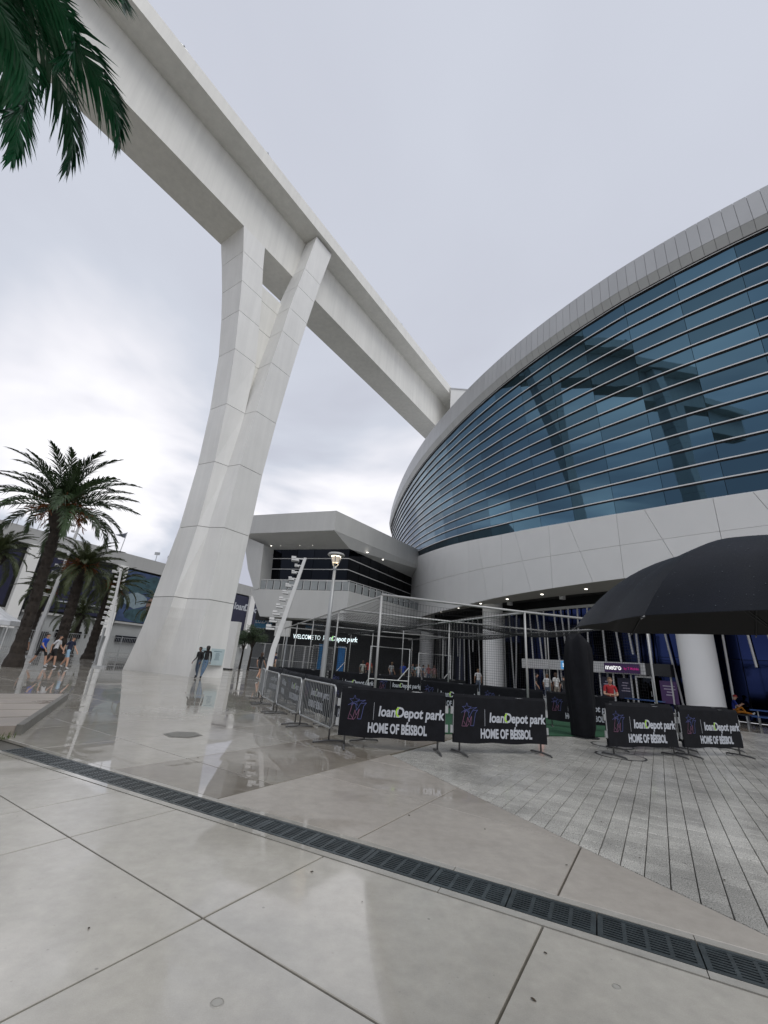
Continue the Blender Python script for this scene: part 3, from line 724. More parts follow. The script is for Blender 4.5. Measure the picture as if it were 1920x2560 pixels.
# white wall band: two courses of panels, joints upright and slanted in turn
p = 170.4
js = []
while p < 240: js.append((p, 0)); js.append((p + 1.45, 1)); p += 4.42
def jphi(j, f): return j[0] + (0.0 if j[1] == 0 else 1.25 * (1 - f))     # f: 0 at the foot, 1 at the top
def bz(phi, f): return zbb(phi) + (zgb(phi) - 0.03 - zbb(phi)) * f
for j0, j1 in zip(js, js[1:]):
    for fa, fb in ((0.0, 0.498), (0.502, 1.0)):
        k = 5; mb = MB(); rows = []
        for f in (fa, 0.5 * (fa + fb), fb):
            a, b = jphi(j0, f) + 0.009, jphi(j1, f) - 0.009
            pp = [a + (b - a) * i / k for i in range(k + 1)]
            rows.append([sl_(sp(x, RG(x) - 1.25, bz(x, f))) for x in pp])
        mb.grid(rows)
        inn = [[(q[0] * 0.997, q[1] * 0.997, q[2]) for q in r_] for r_ in rows]
        for e0, e1 in ((rows[0], inn[0]), (rows[-1], inn[-1])): mb.grid([e0, e1])
        mb.grid([[r_[0] for r_ in rows], [r_[0] for r_ in inn]]); mb.grid([[r_[-1] for r_ in rows], [r_[-1] for r_ in inn]])
        mb.build('wall_panel', M_white, stad, smooth=False)
mb = MB(); mb.grid([[sl_(sp(x, RG(x) - 1.38, bz(x, f) + (0.03 if f == 0 else 0))) for x in fp2] for f in (0, 0.5, 0.99)])
mb.grid([[sl_(sp(x, RG(x) - 1.7, zgb(x) - 0.02)) for x in fp2], [sl_(sp(x, RG(x) - 1.27, zgb(x) - 0.034)) for x in fp2]])
mb.build('wall_backing', M_core, stad)
# soffit with recessed trough, downlights
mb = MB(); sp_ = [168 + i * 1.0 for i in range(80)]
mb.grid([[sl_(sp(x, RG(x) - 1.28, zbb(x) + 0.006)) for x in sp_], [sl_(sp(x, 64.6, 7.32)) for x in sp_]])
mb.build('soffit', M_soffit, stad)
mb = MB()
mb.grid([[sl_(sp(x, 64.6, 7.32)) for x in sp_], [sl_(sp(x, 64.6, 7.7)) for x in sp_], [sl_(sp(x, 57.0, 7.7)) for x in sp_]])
mb.build('soffit_recess', mat('shaded_soffit', (0.05, 0.05, 0.048), 0.7), stad)  # shade of the recess is painted into this darker soffit colour
M_lamp = mat('lit_lamp', (1, 0.97, 0.9), 0.4, var=0, emit=(1.0, 0.95, 0.86), estr=3.5)
for x in (188, 192, 195.5, 199, 202.3, 205.4, 208.6, 211.8, 215, 218.2, 221.5):
    c_ = sp(x, 65.5, 0.5 * (zbb(x) + 7.32) - 0.035); mb = MB(); mb.lathe([(0.0, 0), (0.08, 0), (0.10, 0.012), (0.10, 0.03)], 12)
    mb.build('downlight', [M_lamp], stad, sl_(c_))
for x in (204.4, 209.3):
    c_ = sp(x, 64.2, 7.3); mb = MB(); mb.box((0, 0, 0.0), (0.35, 0.3, 0.35)); mb.box((0, 0, 0.24), (0.06, 0.06, 0.22)); mb.build('speaker', M_whitem, stad, sl_(c_), rot=(0, 0, R(x)))
# columns
for x, r_, lb in ((216.65, 64.2, 'right'), (202.3, 64.2, 'mid'), (188.5, 64.2, 'left'), (231, 64.2, 'out')):
    c_ = sp(x, r_, 0); ck = MB()
    ck.lathe([(0.90, 0.0), (0.90, 5.93), (0.87, 5.95), (0.87, 5.98), (0.9, 6.0), (0.9, 7.69)], 36)
    ck.build('column', M_white, stad, sl_(c_), smooth=True)
# shop glass under the band with leaning white mullions
p = 184.0
while p < 252:
    a, b = p + 0.02, p + 1.98
    zs = (0.12, 3.3, 6.75)
    for za, zb in zip(zs, zs[1:]):
        q = [sp(a, 62, za), sp(b, 62, za), sp(b, 62, zb - .03), sp(a, 62, zb - .03)]; w_ = [x - outward(p) * 0.05 for x in q]
        mb = MB(); mb.hexa([sl_(x) for x in (w_[0], w_[1], q[1], q[0], w_[3], w_[2], q[2], q[3])]); mb.build('shop_pane', M_sglass, stad)
    p += 2.0
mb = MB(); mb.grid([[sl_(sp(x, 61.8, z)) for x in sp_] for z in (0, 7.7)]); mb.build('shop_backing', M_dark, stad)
mb = MB(); mb.grid([[sl_(sp(x, 62.25, z)) for x in sp_] for z in (6.75, 6.95)]); mb.grid([[sl_(sp(x, 62.25, 6.75)) for x in sp_], [sl_(sp(x, 62.0, 6.75)) for x in sp_]]); mb.build('head_rail', M_whitem, stad)
p = 184.3; k = 0
while p < 250:
    ln = (0.55, -0.12, 0.30, 0.62, 0.05, 0.42)[k % 6] * (1 if random.random() < 0.85 else -0.7)
    zt, zb_ = 6.75, (0.0 if k % 4 else random.choice((0.0, 2.9, 3.4)))
    mb = MB(); mb.tube([sl_(sp(p, 62.22, zt)), sl_(sp(p + ln * (zt - zb_) / 6.75, 62.22, zb_))], 0.062, 6)
    mb.build('mullion', M_whitem, stad); p += random.uniform(0.6, 1.0); k += 1

# kiosk front with its sign
shop = empty('shop_front', tuple(sp(209.5, 62.5, 0))); tag(shop, 'small shop front with white fascia and purple sign behind the barriers', 'shop')
sx_, sy_, _ = shop.location
def kl(p): return (p[0] - sx_, p[1] - sy_, p[2])
fa = [204.2 + i * (214.9 - 204.2) / 8 for i in range(9)]
for i in range(8):
    a, b = fa[i] + 0.01, fa[i + 1] - 0.01
    q = [sp(a, 62.4, 2.1), sp(b, 62.4, 2.1), sp(b, 62.9, 2.1), sp(a, 62.9, 2.1)]
    mb = MB(); mb.hexa([kl(x) for x in q] + [kl((x.x, x.y, 2.83)) for x in q]); mb.build('fascia_panel', M_whitem if i != 7 else M_char, shop)
M_purple = mat('sign_purple', (0.05, 0.02, 0.085), 0.4, var=0.05, emit=(0.05, 0.02, 0.085), estr=0.15)
M_mwhite = mat('sign_white', (0.8, 0.8, 0.8), 0.5, var=0, emit=(1, 1, 1), estr=0.7); M_mpink = mat('sign_magenta', (0.45, 0.02, 0.2), 0.5, var=0, emit=(0.6, 0.02, 0.25), estr=0.3)
def on_wall(phi, r, z): # frame: x along the wall to the right in view, y up, z out
    n_ = outward(phi); ex = Vector((0, 0, 1)).cross(n_); M_ = Matrix((ex, Vector((0, 0, 1)), n_)).transposed().to_4x4(); M_.translation = kl(sp(phi, r, z)); return M_
sb = MB(); sb.box((0, 0, 0), (2.35, 0.6, 0.06)); o = sb.build('sign_board', M_purple, shop); o.matrix_local = on_wall(212.2, 62.96, 2.46)
tm = text_mesh('sign_lettering', 'metro', 0.46, M_mwhite, 0.010, 0.95); o2 = link('sign_lettering', tm, o, (-1.1, -0.12, 0.035))
tm = text_mesh('sign_lettering', 'by T Mobile', 0.22, M_mpink, 0.004, 0.9); link('sign_lettering', tm, o, (0.17, -0.08, 0.035))
sb = MB(); sb.box((0, 0, 0), (0.55, 0.55, 0.06)); o = sb.build('sign_board', mat('sign_blue', (0.08, 0.3, 0.6), 0.4, emit=(0.1, 0.35, 0.7), estr=0.5), shop); o.matrix_local = on_wall(208.2, 62.96, 2.47)
tm = text_mesh('sign_lettering', 'ii', 0.4, M_mwhite, 0.012, 1.0); link('sign_lettering', tm, o, (-0.1, -0.13, 0.035))
for x in (204.4, 206.1, 207.3, 208.4, 209.5, 210.5, 211.4, 212.5, 213.6, 214.7):
    mb = MB(); mb.box((0, 1.05, 0), (0.08, 2.1, 0.08)); o = mb.build('post', M_whitem, shop); o.matrix_local = on_wall(x, 62.5, 0)
for x, w_ in ((210.95, 0.9), (212.05, 0.9), (214.5, 0.95)):
    mb = MB(); mb.box((0, 1.2, 0), (w_, 1.3, 0.02)); o = mb.build('poster', M_navy if x < 213 else M_purple, shop); o.matrix_local = on_wall(x, 62.47, 0)
    tx = MB()
    for k in range(4): tx.box((random.uniform(-.08, .08), 1.55 - 0.17 * k, 0.013), (w_ * random.uniform(.4, .7), 0.06, 0.004))
    tx.build('print', mat('poster_print', (0.45, 0.4, 0.5), 0.6), o)
mb = MB(); mb.box((-0.5, 1.02, 0), (0.1, 2.04, 0.1)); mb.box((0.5, 1.02, 0), (0.1, 2.04, 0.1)); mb.box((0, 2.0, 0), (0.9, 0.1, 0.1)); o = mb.build('door_frame', M_whitem, shop); o.matrix_local = on_wall(213.3, 62.6, 0)
mb = MB(); mb.box((0, 0.98, 0), (0.9, 1.94, 0.03)); o3 = mb.build('door', M_bglass, o)
mb = MB(); mb.box((0.36, 1.0, 0.05), (0.03, 0.3, 0.04)); mb.build('handle', M_steel, o3)

# ------------------------------------------------------------------ angular wing between pier and stadium
wing = empty('entrance_wing', (-4, 46, 0)); tag(wing, 'angular pale entrance wing with dark windows and a balcony behind the pier', 'building')
def wl(p): return (p[0] + 4, p[1] - 46, p[2])
A_, B_, C_ = Vector((-16.9, 45.5)), Vector((-4.95, 40.9)), Vector((8.8, 58.9))
D_, E_ = Vector((10, 66)), Vector((-13, 62))
mb = MB(); poly = [A_, B_, C_, D_, E_]
mb.prism([(p.x + 4, p.y - 46) for p in poly], 14.0, 16.15); mb.build('roof_fascia', M_midwall, wing)
def inset_line(P, Q, d): u = (Q - P).normalized(); return Vector((-u.y, u.x)) * d
# soffit falling to the window head
g0, g1, g2 = Vector((-13.2, 46.9)), Vector((-3.35, 43.6)), Vector((5.6, 58.4))
mb = MB(); mb.poly([wl((A_.x, A_.y, 13.99)), wl((B_.x, B_.y, 13.99)), wl((g1.x, g1.y, 12.85)), wl((g0.x, g0.y, 12.85))][::-1])
mb.poly([wl((B_.x, B_.y, 13.99)), wl((C_.x, C_.y, 13.99)), wl((g2.x, g2.y, 12.85)), wl((g1.x, g1.y, 12.85))][::-1]); mb.build('soffit', M_midwall, wing)
for k, (f, P, Q) in enumerate([(0.1, g0, g1), (0.22, g0, g1), (0.45, g0, g1), (0.6, g0, g1), (0.15, g1, g2), (0.35, g1, g2)]):
    c_ = P + (Q - P) * f + inset_line(P, Q, -0.6)
    mb = MB(); mb.lathe([(0.0, 0), (0.09, 0), (0.12, 0.02)], 10); mb.build('downlight', M_lamp, wing, wl((c_.x, c_.y, 13.1)))
# windows: four courses of dark panes with pale transoms
zr = [7.9, 9.35, 10.6, 11.8, 12.85]
for P, Q, n in ((g0, g1, 5), (g1, g2, 8)):
    nb_ = inset_line(P, Q, 0.08)
    for i in range(n):
        a, b = P + (Q - P) * (i / n + 0.002), P + (Q - P) * ((i + 1) / n - 0.002)
        for za, zb in zip(zr, zr[1:]):
            mb = MB(); mb.prism([wl((*p, 0))[:2] for p in (a, b, b + nb_, a + nb_)], za + 0.02, zb - 0.02); mb.build('pane', M_bglass, wing)
    for z in zr[1:-1]:
        mb = MB(); mb.tube([wl((P.x, P.y, z)), wl((Q.x, Q.y, z))], 0.05, 6); mb.build('transom', M_whitem, wing)
mb = MB(); nb0 = inset_line(g0, g1, 0.2); nb1 = inset_line(g1, g2, 0.2)
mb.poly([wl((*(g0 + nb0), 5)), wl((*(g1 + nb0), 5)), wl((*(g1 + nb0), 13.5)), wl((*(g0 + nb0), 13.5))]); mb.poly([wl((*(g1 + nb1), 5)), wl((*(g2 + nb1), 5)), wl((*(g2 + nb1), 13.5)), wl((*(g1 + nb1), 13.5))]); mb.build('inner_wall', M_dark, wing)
# side wall of the frame
sw = [(-15.9, 13.98), (-13.2, 12.9), (-12.85, 8.05), (-13.4, 7.9), (-14.6, 10.2)]
mb = MB(); ax = (B_ - A_).normalized(); bx_ = Vector((-ax.y, ax.x))
def wp(x, off): 
    k = (x - A_.x) / ax.x; q = A_ + ax * k + bx_ * off; return q
mb.v = []
n = len(sw)
fr = [wl((*wp(x, 0.7), z)) for x, z in sw]; bk = [wl((*wp(x, 5.0), z)) for x, z in sw]
mb.poly(fr); mb.poly(bk[::-1])
for i in range(n): mb.poly([fr[i], bk[i], bk[(i + 1) % n], fr[(i + 1) % n]])
mb.build('side_wall', M_midwall, wing)
# balcony parapet, slanted at its left end, and floor
b0_, b1_, b2_ = Vector((-13.6, 45.0)), Vector((-2.85, 41.2)), Vector((8.1, 56.3))
ub = (b1_ - b0_).normalized(); nbk = Vector((-ub.y, ub.x)); ub2 = (b2_ - b1_).normalized(); nbk2 = Vector((-ub2.y, ub2.x))
bot0 = b0_ + ub * 1.75
mb = MB(); q0 = [wl((*b0_, 8.0)), wl((*b1_, 8.0)), wl((*b1_, 5.2)), wl((*bot0, 5.2))]
back = [wl((*(b0_ + nbk * 4), 8.0)), wl((*(b1_ + (nbk + nbk2) * 2.2), 8.0)), wl((*(b1_ + (nbk + nbk2) * 2.2), 5.2)), wl((*(bot0 + nbk * 4), 5.2))]
mb.poly(q0[::-1]); mb.poly([q0[0], q0[1], back[1], back[0]]); mb.poly([q0[3], back[3], back[2], q0[2]]); mb.poly([q0[0], back[0], back[3], q0[3]])
mb.build('balcony_wall', M_midwall, wing)
mb = MB(); q1 = [wl((*b1_, 8.0)), wl((*b2_, 8.0)), wl((*b2_, 5.2)), wl((*b1_, 5.2))]; k1 = [wl((*(b1_ + (nbk + nbk2) * 2.2), 8.0)), wl((*(b2_ + nbk2 * 5), 8.0)), wl((*(b2_ + nbk2 * 5), 5.2)), wl((*(b1_ + (nbk + nbk2) * 2.2), 5.2))]
mb.poly(q1[::-1]); mb.poly([q1[0], q1[1], k1[1], k1[0]]); mb.poly([q1[3], k1[3], k1[2], q1[2]]); mb.build('balcony_wall', M_midwall, wing)
# glazed balustrade
M_clear = mat('pale_balustrade_glass', (0.30, 0.32, 0.32), 0.15, var=0.1)
for P, Q, nb_, n in ((b0_ + ub * 0.9, b1_, nbk, 12), (b1_, b2_, nbk2, 16)):
    for i in range(n):
        a, b = P + (Q - P) * (i / n + 0.006) + nb_ * 0.15, P + (Q - P) * ((i + 1) / n - 0.006) + nb_ * 0.15; c_ = nb_ * 0.02
        mb = MB(); mb.prism([wl((*p, 0))[:2] for p in (a, b, b + c_, a + c_)], 8.06, 8.95); mb.build('balustrade_pane', M_clear, wing)
        mb = MB(); mb.tube([wl((*a, 8.0)), wl((*a, 9.05))], 0.025, 6); mb.build('baluster', M_whitem, wing)
    mb = MB(); mb.tube([wl((*(P + nb_ * 0.15), 9.05)), wl((*(Q + nb_ * 0.15), 9.05))], 0.035, 6); mb.build('handrail', M_whitem, wing)
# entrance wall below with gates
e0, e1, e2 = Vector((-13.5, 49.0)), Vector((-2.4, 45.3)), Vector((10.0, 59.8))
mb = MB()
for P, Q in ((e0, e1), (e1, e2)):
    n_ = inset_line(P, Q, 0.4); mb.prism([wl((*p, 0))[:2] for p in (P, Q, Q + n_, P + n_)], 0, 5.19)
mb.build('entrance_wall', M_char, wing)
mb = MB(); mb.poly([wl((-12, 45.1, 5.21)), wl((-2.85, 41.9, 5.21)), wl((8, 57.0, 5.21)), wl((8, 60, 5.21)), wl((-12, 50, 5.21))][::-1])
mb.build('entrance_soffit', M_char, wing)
M_led = mat('led_white', (0.9, 1, 1), 0.4, var=0, emit=(0.82, 0.97, 1.0), estr=1.0); M_ledg = mat('led_green', (0.3, 1, 0.2), 0.4, var=0, emit=(0.35, 0.9, 0.1), estr=1.2)
ue = (e1 - e0).normalized(); ne = Vector((ue.y, -ue.x))
def wall_frame(base, u, z): 
    n_ = Vector((u.y, -u.x, 0)); M_ = Matrix((Vector((u.x, u.y, 0)), Vector((0, 0, 1)), n_)).transposed().to_4x4(); M_.translation = (base.x, base.y, z); return M_
led = empty('led_sign'); led.matrix_world = wall_frame(e0 + ue * 5.05 + ne * 0.12, ue, 3.42); tag(led, 'glowing white welcome sign across the dark entrance', 'sign')
wm = text_mesh('lettering', 'WELCOME TO', 0.62, M_led, 0.008, 0.80); link('lettering', wm, led, (0, 0, 0.02))
wx = mwidth(wm)[0]
lm = logo_words('lettering', 0.66, [M_led, M_ledg]); link('lettering', lm, led, (wx + 0.28, 0, 0.02))
mb = MB(); mb.box((3.2, 0.2, -0.03), (8.2, 1.0, 0.06)); mb.build('panel', M_dark, led)

# far navy banner and wall sign glimpsed left of the wing
M_gate = mat('gate_grey', (0.40, 0.41, 0.41), 0.45, 0.3, var=0.1)
gbar = MB()
for k in range(15): gbar.box((-0.72 + 1.44 * k / 14, 0, 1.35), (0.035, 0.03, 2.5))
gbar_me = gbar.mesh('bars', M_gate)
gfr = MB(); gfr.box((-0.76, 0, 1.36), (0.08, 0.08, 2.72)); gfr.box((0.76, 0, 1.36), (0.08, 0.08, 2.72)); gfr.box((0, 0, 2.68), (1.44, 0.08, 0.08)); gfr.box((0, 0, 0.12), (1.44, 0.06, 0.08)); gfr.box((0, 0, 1.1), (1.44, 0.06, 0.06))
gfr_me = gfr.mesh('frame', M_whitem)
ggl = MB(); ggl.box((0, 0.05, 1.4), (1.44, 0.02, 2.5)); ggl_me = ggl.mesh('backing', mat('frosted_gate', (0.16, 0.165, 0.17), 0.4, var=0.3, scale=1.5))
angw = math.atan2(ue.y, ue.x)
ords = ('leftmost', 'second', 'third', 'fourth', 'fifth', 'sixth')
for k in range(6):
    c_ = e0 + ue * (1.1 + 1.62 * k) + ne * 0.35
    g_ = empty('entrance_gate', (c_.x, c_.y, 0), angw); tag(g_, ords[k] + ' barred white entrance gate from the left below the welcome sign', 'gate', 'entrance gates under the wing')
    link('frame', gfr_me, g_); link('bars', gbar_me, g_); link('backing', ggl_me, g_)
def vbanner(x, y, rz, w, h, z, label, ma, words=None, ws=0.3):
    o_ = empty('banner', (x, y, z), rz); tag(o_, label, 'banner')
    mb = MB(); rows = []
    for j in range(5):
        rows.append([(-w / 2 + w * i / 6, 0.03 * math.sin(i * 1.7 + j), h * j / 4) for i in range(7)])
    mb.grid(rows); mb.grid([[(p[0], p[1] + 0.012, p[2]) for p in r_] for r_ in rows][::-1]); mb.build('cloth', ma, o_, smooth=True)
    mb = MB(); mb.tube([(-w / 2 - 0.05, 0, h), (w / 2 + 0.05, 0, h)], 0.025, 6); mb.tube([(-w / 2 - 0.05, 0, 0), (w / 2 + 0.05, 0, 0)], 0.025, 6); mb.build('batten', M_steel, o_)
    if words:
        tm = text_mesh('lettering', words, ws, M_pwhite, 0.012, 0.85, align='CENTER'); link('lettering', tm, o_, (0, -0.05, h * 0.35), (R(90), 0, 0))
    return o_
q = e0 + ue * 8.9 + ne * 0.6; vbanner(q.x, q.y, angw, 0.85, 2.5, 0.5, 'bright blue upright banner right of the barred gates', M_blue)
q = e0 + ue * 11.0 + ne * 0.5; vbanner(q.x, q.y, angw, 0.75, 2.4, 0.5, 'blue upright banner in shade at the end of the gates', mat('shaded_blue_banner', (0.02, 0.16, 0.42), 0.5))  # the shade on this banner is painted in as a darker blue
q = Vector((-13.9, 43.9)); vbanner(q.x, q.y, angw, 0.85, 2.35, 0.55, 'bright blue upright banner beside the white slab', M_blue)
q = Vector((-12.2, 47.2)); vbanner(q.x, q.y, angw, 2.2, 1.5, 4.2, 'blue banner with white capitals under the balcony', mat('teal_banner', (0.02, 0.13, 0.24), 0.5), 'LUZAR', 0.75)
q = Vector((-6.3, 44.9)); vbanner(q.x, q.y, angw, 2.0, 0.5, 4.45, 'dim blue banner above the welcome sign', mat('dim_teal', (0.015, 0.08, 0.16), 0.5))
slb = MB(); slb.prism([(-0.85, -0.3), (0.85, -0.3), (0.85, 0.3), (-0.85, 0.3)], 0.12, 4.25); ws = empty('monolith_slab', (-13.6, 41.2, 0), R(-12)); tag(ws, 'plain white upright slab just right of the pier', 'slab')
slb.build('shaft', M_white, ws); MB().box((0, 0, 0.06), (1.6, 0.5, 0.12)).build('plinth', M_dark, ws)
mb = MB(); mb.box((0, 0, 1.9), (1.5, 0.35, 1.9)); mb.box((0, 0.0, 0.5), (1.3, 0.3, 1.0))
kk = empty('ticket_kiosk', (-9.1, 43.1, 0), angw)
tag(kk, 'pale boxy panel beside the fin-topped lamp in front of the gates', 'kiosk'); MB().box((0, 0, 4.1), (1.6, 0.3, 1.5)).build('panel', M_midwall, kk); MB().box((-0.6, 0.0, 1.7), (0.12, 0.12, 3.4)).build('leg', M_steel, kk); MB().box((0.6, 0.0, 1.7), (0.12, 0.12, 3.4)).build('leg', M_steel, kk)
#SECTION_FAR
# ------------------------------------------------------------------ far building at left
fb0, fb1 = Vector((-66.0, 27.0)), Vector((-24.0, 107.6))
uf = (fb1 - fb0).normalized(); nf = Vector((uf.y, -uf.x))      # faces the plaza
LF = (fb1 - fb0).length
fbk = empty('garage_building', (fb0.x, fb0.y, 0), math.atan2(uf.y, uf.x)); tag(fbk, 'long grey building hung with banners behind the palms', 'building')
M_fwall = mat('far_grey_wall', (0.40, 0.40, 0.39), 0.7, var=0.08, scale=0.15, streak=0.08)
M_fwall2 = mat('far_pale_wall', (0.33, 0.34, 0.34), 0.7, var=0.1, scale=0.3)
MB().box((LF / 2, 9, 14.9), (LF, 18, 2.2)).build('parapet', M_fwall, fbk)
MB().box((LF / 2, 9.3, 9.2), (LF, 17.4, 9.2)).build('upper_wall', M_char, fbk)
MB().box((LF / 2, 9, 2.3), (LF, 17.6, 4.6)).build('lower_wall', M_fwall2, fbk)
MB().box((LF / 2, 8.9, 4.75), (LF, 18.2, 0.3)).build('ledge', M_fwall, fbk)
s_at = lambda x, y: (Vector((x, y)) - fb0).dot(uf)
for s in (8, 22, 36, 49, 58.5, 69, 80):
    MB().box((s, -0.35, 8.1), (1.5, 0.7, 11.4)).build('pilaster', M_white, fbk)
    MB().box((s + 0.95, -0.12, 7.5), (0.35, 0.3, 7.0)).build('slot', M_dark, fbk)
for s in (12, 26, 44, 53, 62):
    MB().box((s, -0.02 + 0.1, 2.2), (3.5, 0.5, 1.0)).build('window', M_bglass, fbk)
for s in (40.5, 56.3, 65.5):
    MB().box((s, 0.12, 1.15), (1.6, 0.5, 2.3)).build('door', M_char, fbk)
def fbanner(s, w, z0, z1, ma, label, shapes=(), words=None):
    c_ = fb0 + uf * s + nf * 0.0
    o_ = empty('facade_banner', (c_.x + nf.x * 0.12, c_.y + nf.y * 0.12, z0), math.atan2(uf.y, uf.x)); tag(o_, label, 'banner')
    MB().box((0, 0, (z1 - z0) / 2), (w, 0.06, z1 - z0)).build('sheet', ma, o_)
    for (x, z, rx, rz_, m_) in shapes:
        mb = MB(); mb.poly([(x + rx * math.cos(t * .5236), -0.04 - 0.004 * shapes.index((x, z, rx, rz_, m_)), z + rz_ * math.sin(t * .5236) * (1 + .1 * math.sin(3 * t))) for t in range(12)]); mb.build('print', m_, o_)
    if words: link('lettering', text_mesh('lettering', words[0], words[1], M_pwhite, 0.03, 0.95, 0.1, align='CENTER'), o_, (0, -0.05, (z1 - z0) * words[2]), (R(90), 0, 0))
    return o_
M_skin_p = mat('print_skin', (0.2, 0.13, 0.1), 0.6, var=0.3, scale=2); M_teal = mat('print_teal', (0.03, 0.07, 0.085), 0.6, var=0.5, scale=1.2); M_pblue = mat('print_blue', (0.035, 0.06, 0.13), 0.6, var=0.4, scale=1)
M_ppale = mat('print_pale', (0.2, 0.26, 0.29), 0.6, var=0.2, scale=2)
fbanner(29, 11.5, 5.2, 12.8, M_navy, 'navy facade banner with white letters at the far left', (), ('EJ', 3.0, .55))
fbanner(42.6, 10.6, 5.2, 12.8, M_navy, 'plain navy facade banner behind the tallest palm', ((2, 1.5, 4, .12, M_pwhite),))
fbanner(53.8, 7.4, 5.0, 13.4, M_pblue, 'colourful mural banner left of the pier', ((-1.2, 6.2, 2.3, 1.6, M_teal), (1.6, 6.4, 1.7, 1.8, M_teal), (-1.0, 3.6, 2.2, 1.3, M_ppale), (2.2, 3.2, 1.1, 1.4, M_skin_p), (0.3, 1.2, 2.8, 1.1, M_teal)))
fbanner(63.7, 8.0, 5.0, 13.2, M_navy, 'navy facade banner half hidden by the pier')
fbanner(80.5, 12.0, 5.0, 13.5, M_navy, 'navy facade banner with white stadium name between pier and wing')
lm2 = logo_words('lettering', 2.0, [M_pwhite, M_pwhite]); c_ = bpy.data.objects['facade_banner.004']
link('lettering', lm2, c_, (-5.3, -0.05, 5.4), (R(90), 0, 0))
M_flag = mat('grey_flag', (0.09, 0.10, 0.13), 0.7)
for k, s in enumerate((35.5, 47.8, 58.6)):
    c_ = fb0 + uf * s + nf * 0.2
    fo = empty('flagpole', (c_.x, c_.y, 16.0), 0); tag(fo, ('flagpole left of', 'flagpole behind the second palm beyond', 'flagpole nearest the pier right of')[k] + ' the tall palm on the far roof', 'flagpole', 'flags on the far roof')
    mb = MB(); mb.tube([(0, 0, 0), (0.25, 0, 3.4)], 0.06, 6); mb.build('pole', M_steel, fo)
    mb = MB(); mb.grid([[(0.24, 0, 3.3), (-0.6, 0.1, 3.05), (-1.6, -0.1, 2.8)], [(0.17, 0, 2.3), (-0.6, 0.1, 2.55), (-1.5, -0.1, 2.72)]]); mb.build('flag', M_flag, fo)
for k, s in enumerate((33, 54.5, 57.2)):
    c_ = fb0 + uf * s + nf * 0.1
    mb = MB(); mb.tube([(0, 0, 0), (0, 0, 1.2)], 0.06, 6); mb.box((0, 0, 1.35), (0.9, 0.15, 0.5)); o = mb.build('roof_floodlight', M_steel, None, (c_.x, c_.y, 16)); tag(o, ('floodlight box left of the palm crown', 'low floodlight box above the mural', 'floodlight box left of the flag nearest the pier')[k] + ' on the far roof', 'floodlight', 'roof floodlights')
# fence in front of it
ff0, ff1 = Vector((-34.0, 40.5)), Vector((-18.2, 51.0)); uf2 = (ff1 - ff0).normalized()
NF = 8
for k in range(NF):
    a = ff0 + (ff1 - ff0) * ((k + 0.5) / NF); w_ = (ff1 - ff0).length / NF
    o_ = empty('fence_panel', (a.x, a.y, 0), math.atan2(uf2.y, uf2.x)); tag(o_, ('leftmost', 'second', 'third', 'fourth', 'fifth', 'sixth', 'seventh', 'last')[k] + ' grey railing panel from the left behind the palms', 'fence', 'railings before the far wall')
    mb = MB(); mb.box((-w_ / 2 + 0.04, 0, 1.1), (0.08, 0.08, 2.2)); mb.build('post', M_steel, o_)
    mb = MB(); mb.box((0, 0, 2.1), (w_ - 0.1, 0.05, 0.05)); mb.build('rail', M_steel, o_)
    mb = MB(); mb.box((0, 0, 0.15), (w_ - 0.1, 0.05, 0.05)); mb.build('rail', M_steel, o_)
    mb = MB()
    for j in range(15): mb.box((-w_ / 2 + 0.12 + (w_ - 0.2) * j / 14, 0, 1.12), (0.025, 0.025, 1.9))
    mb.build('bars', M_steel, o_)

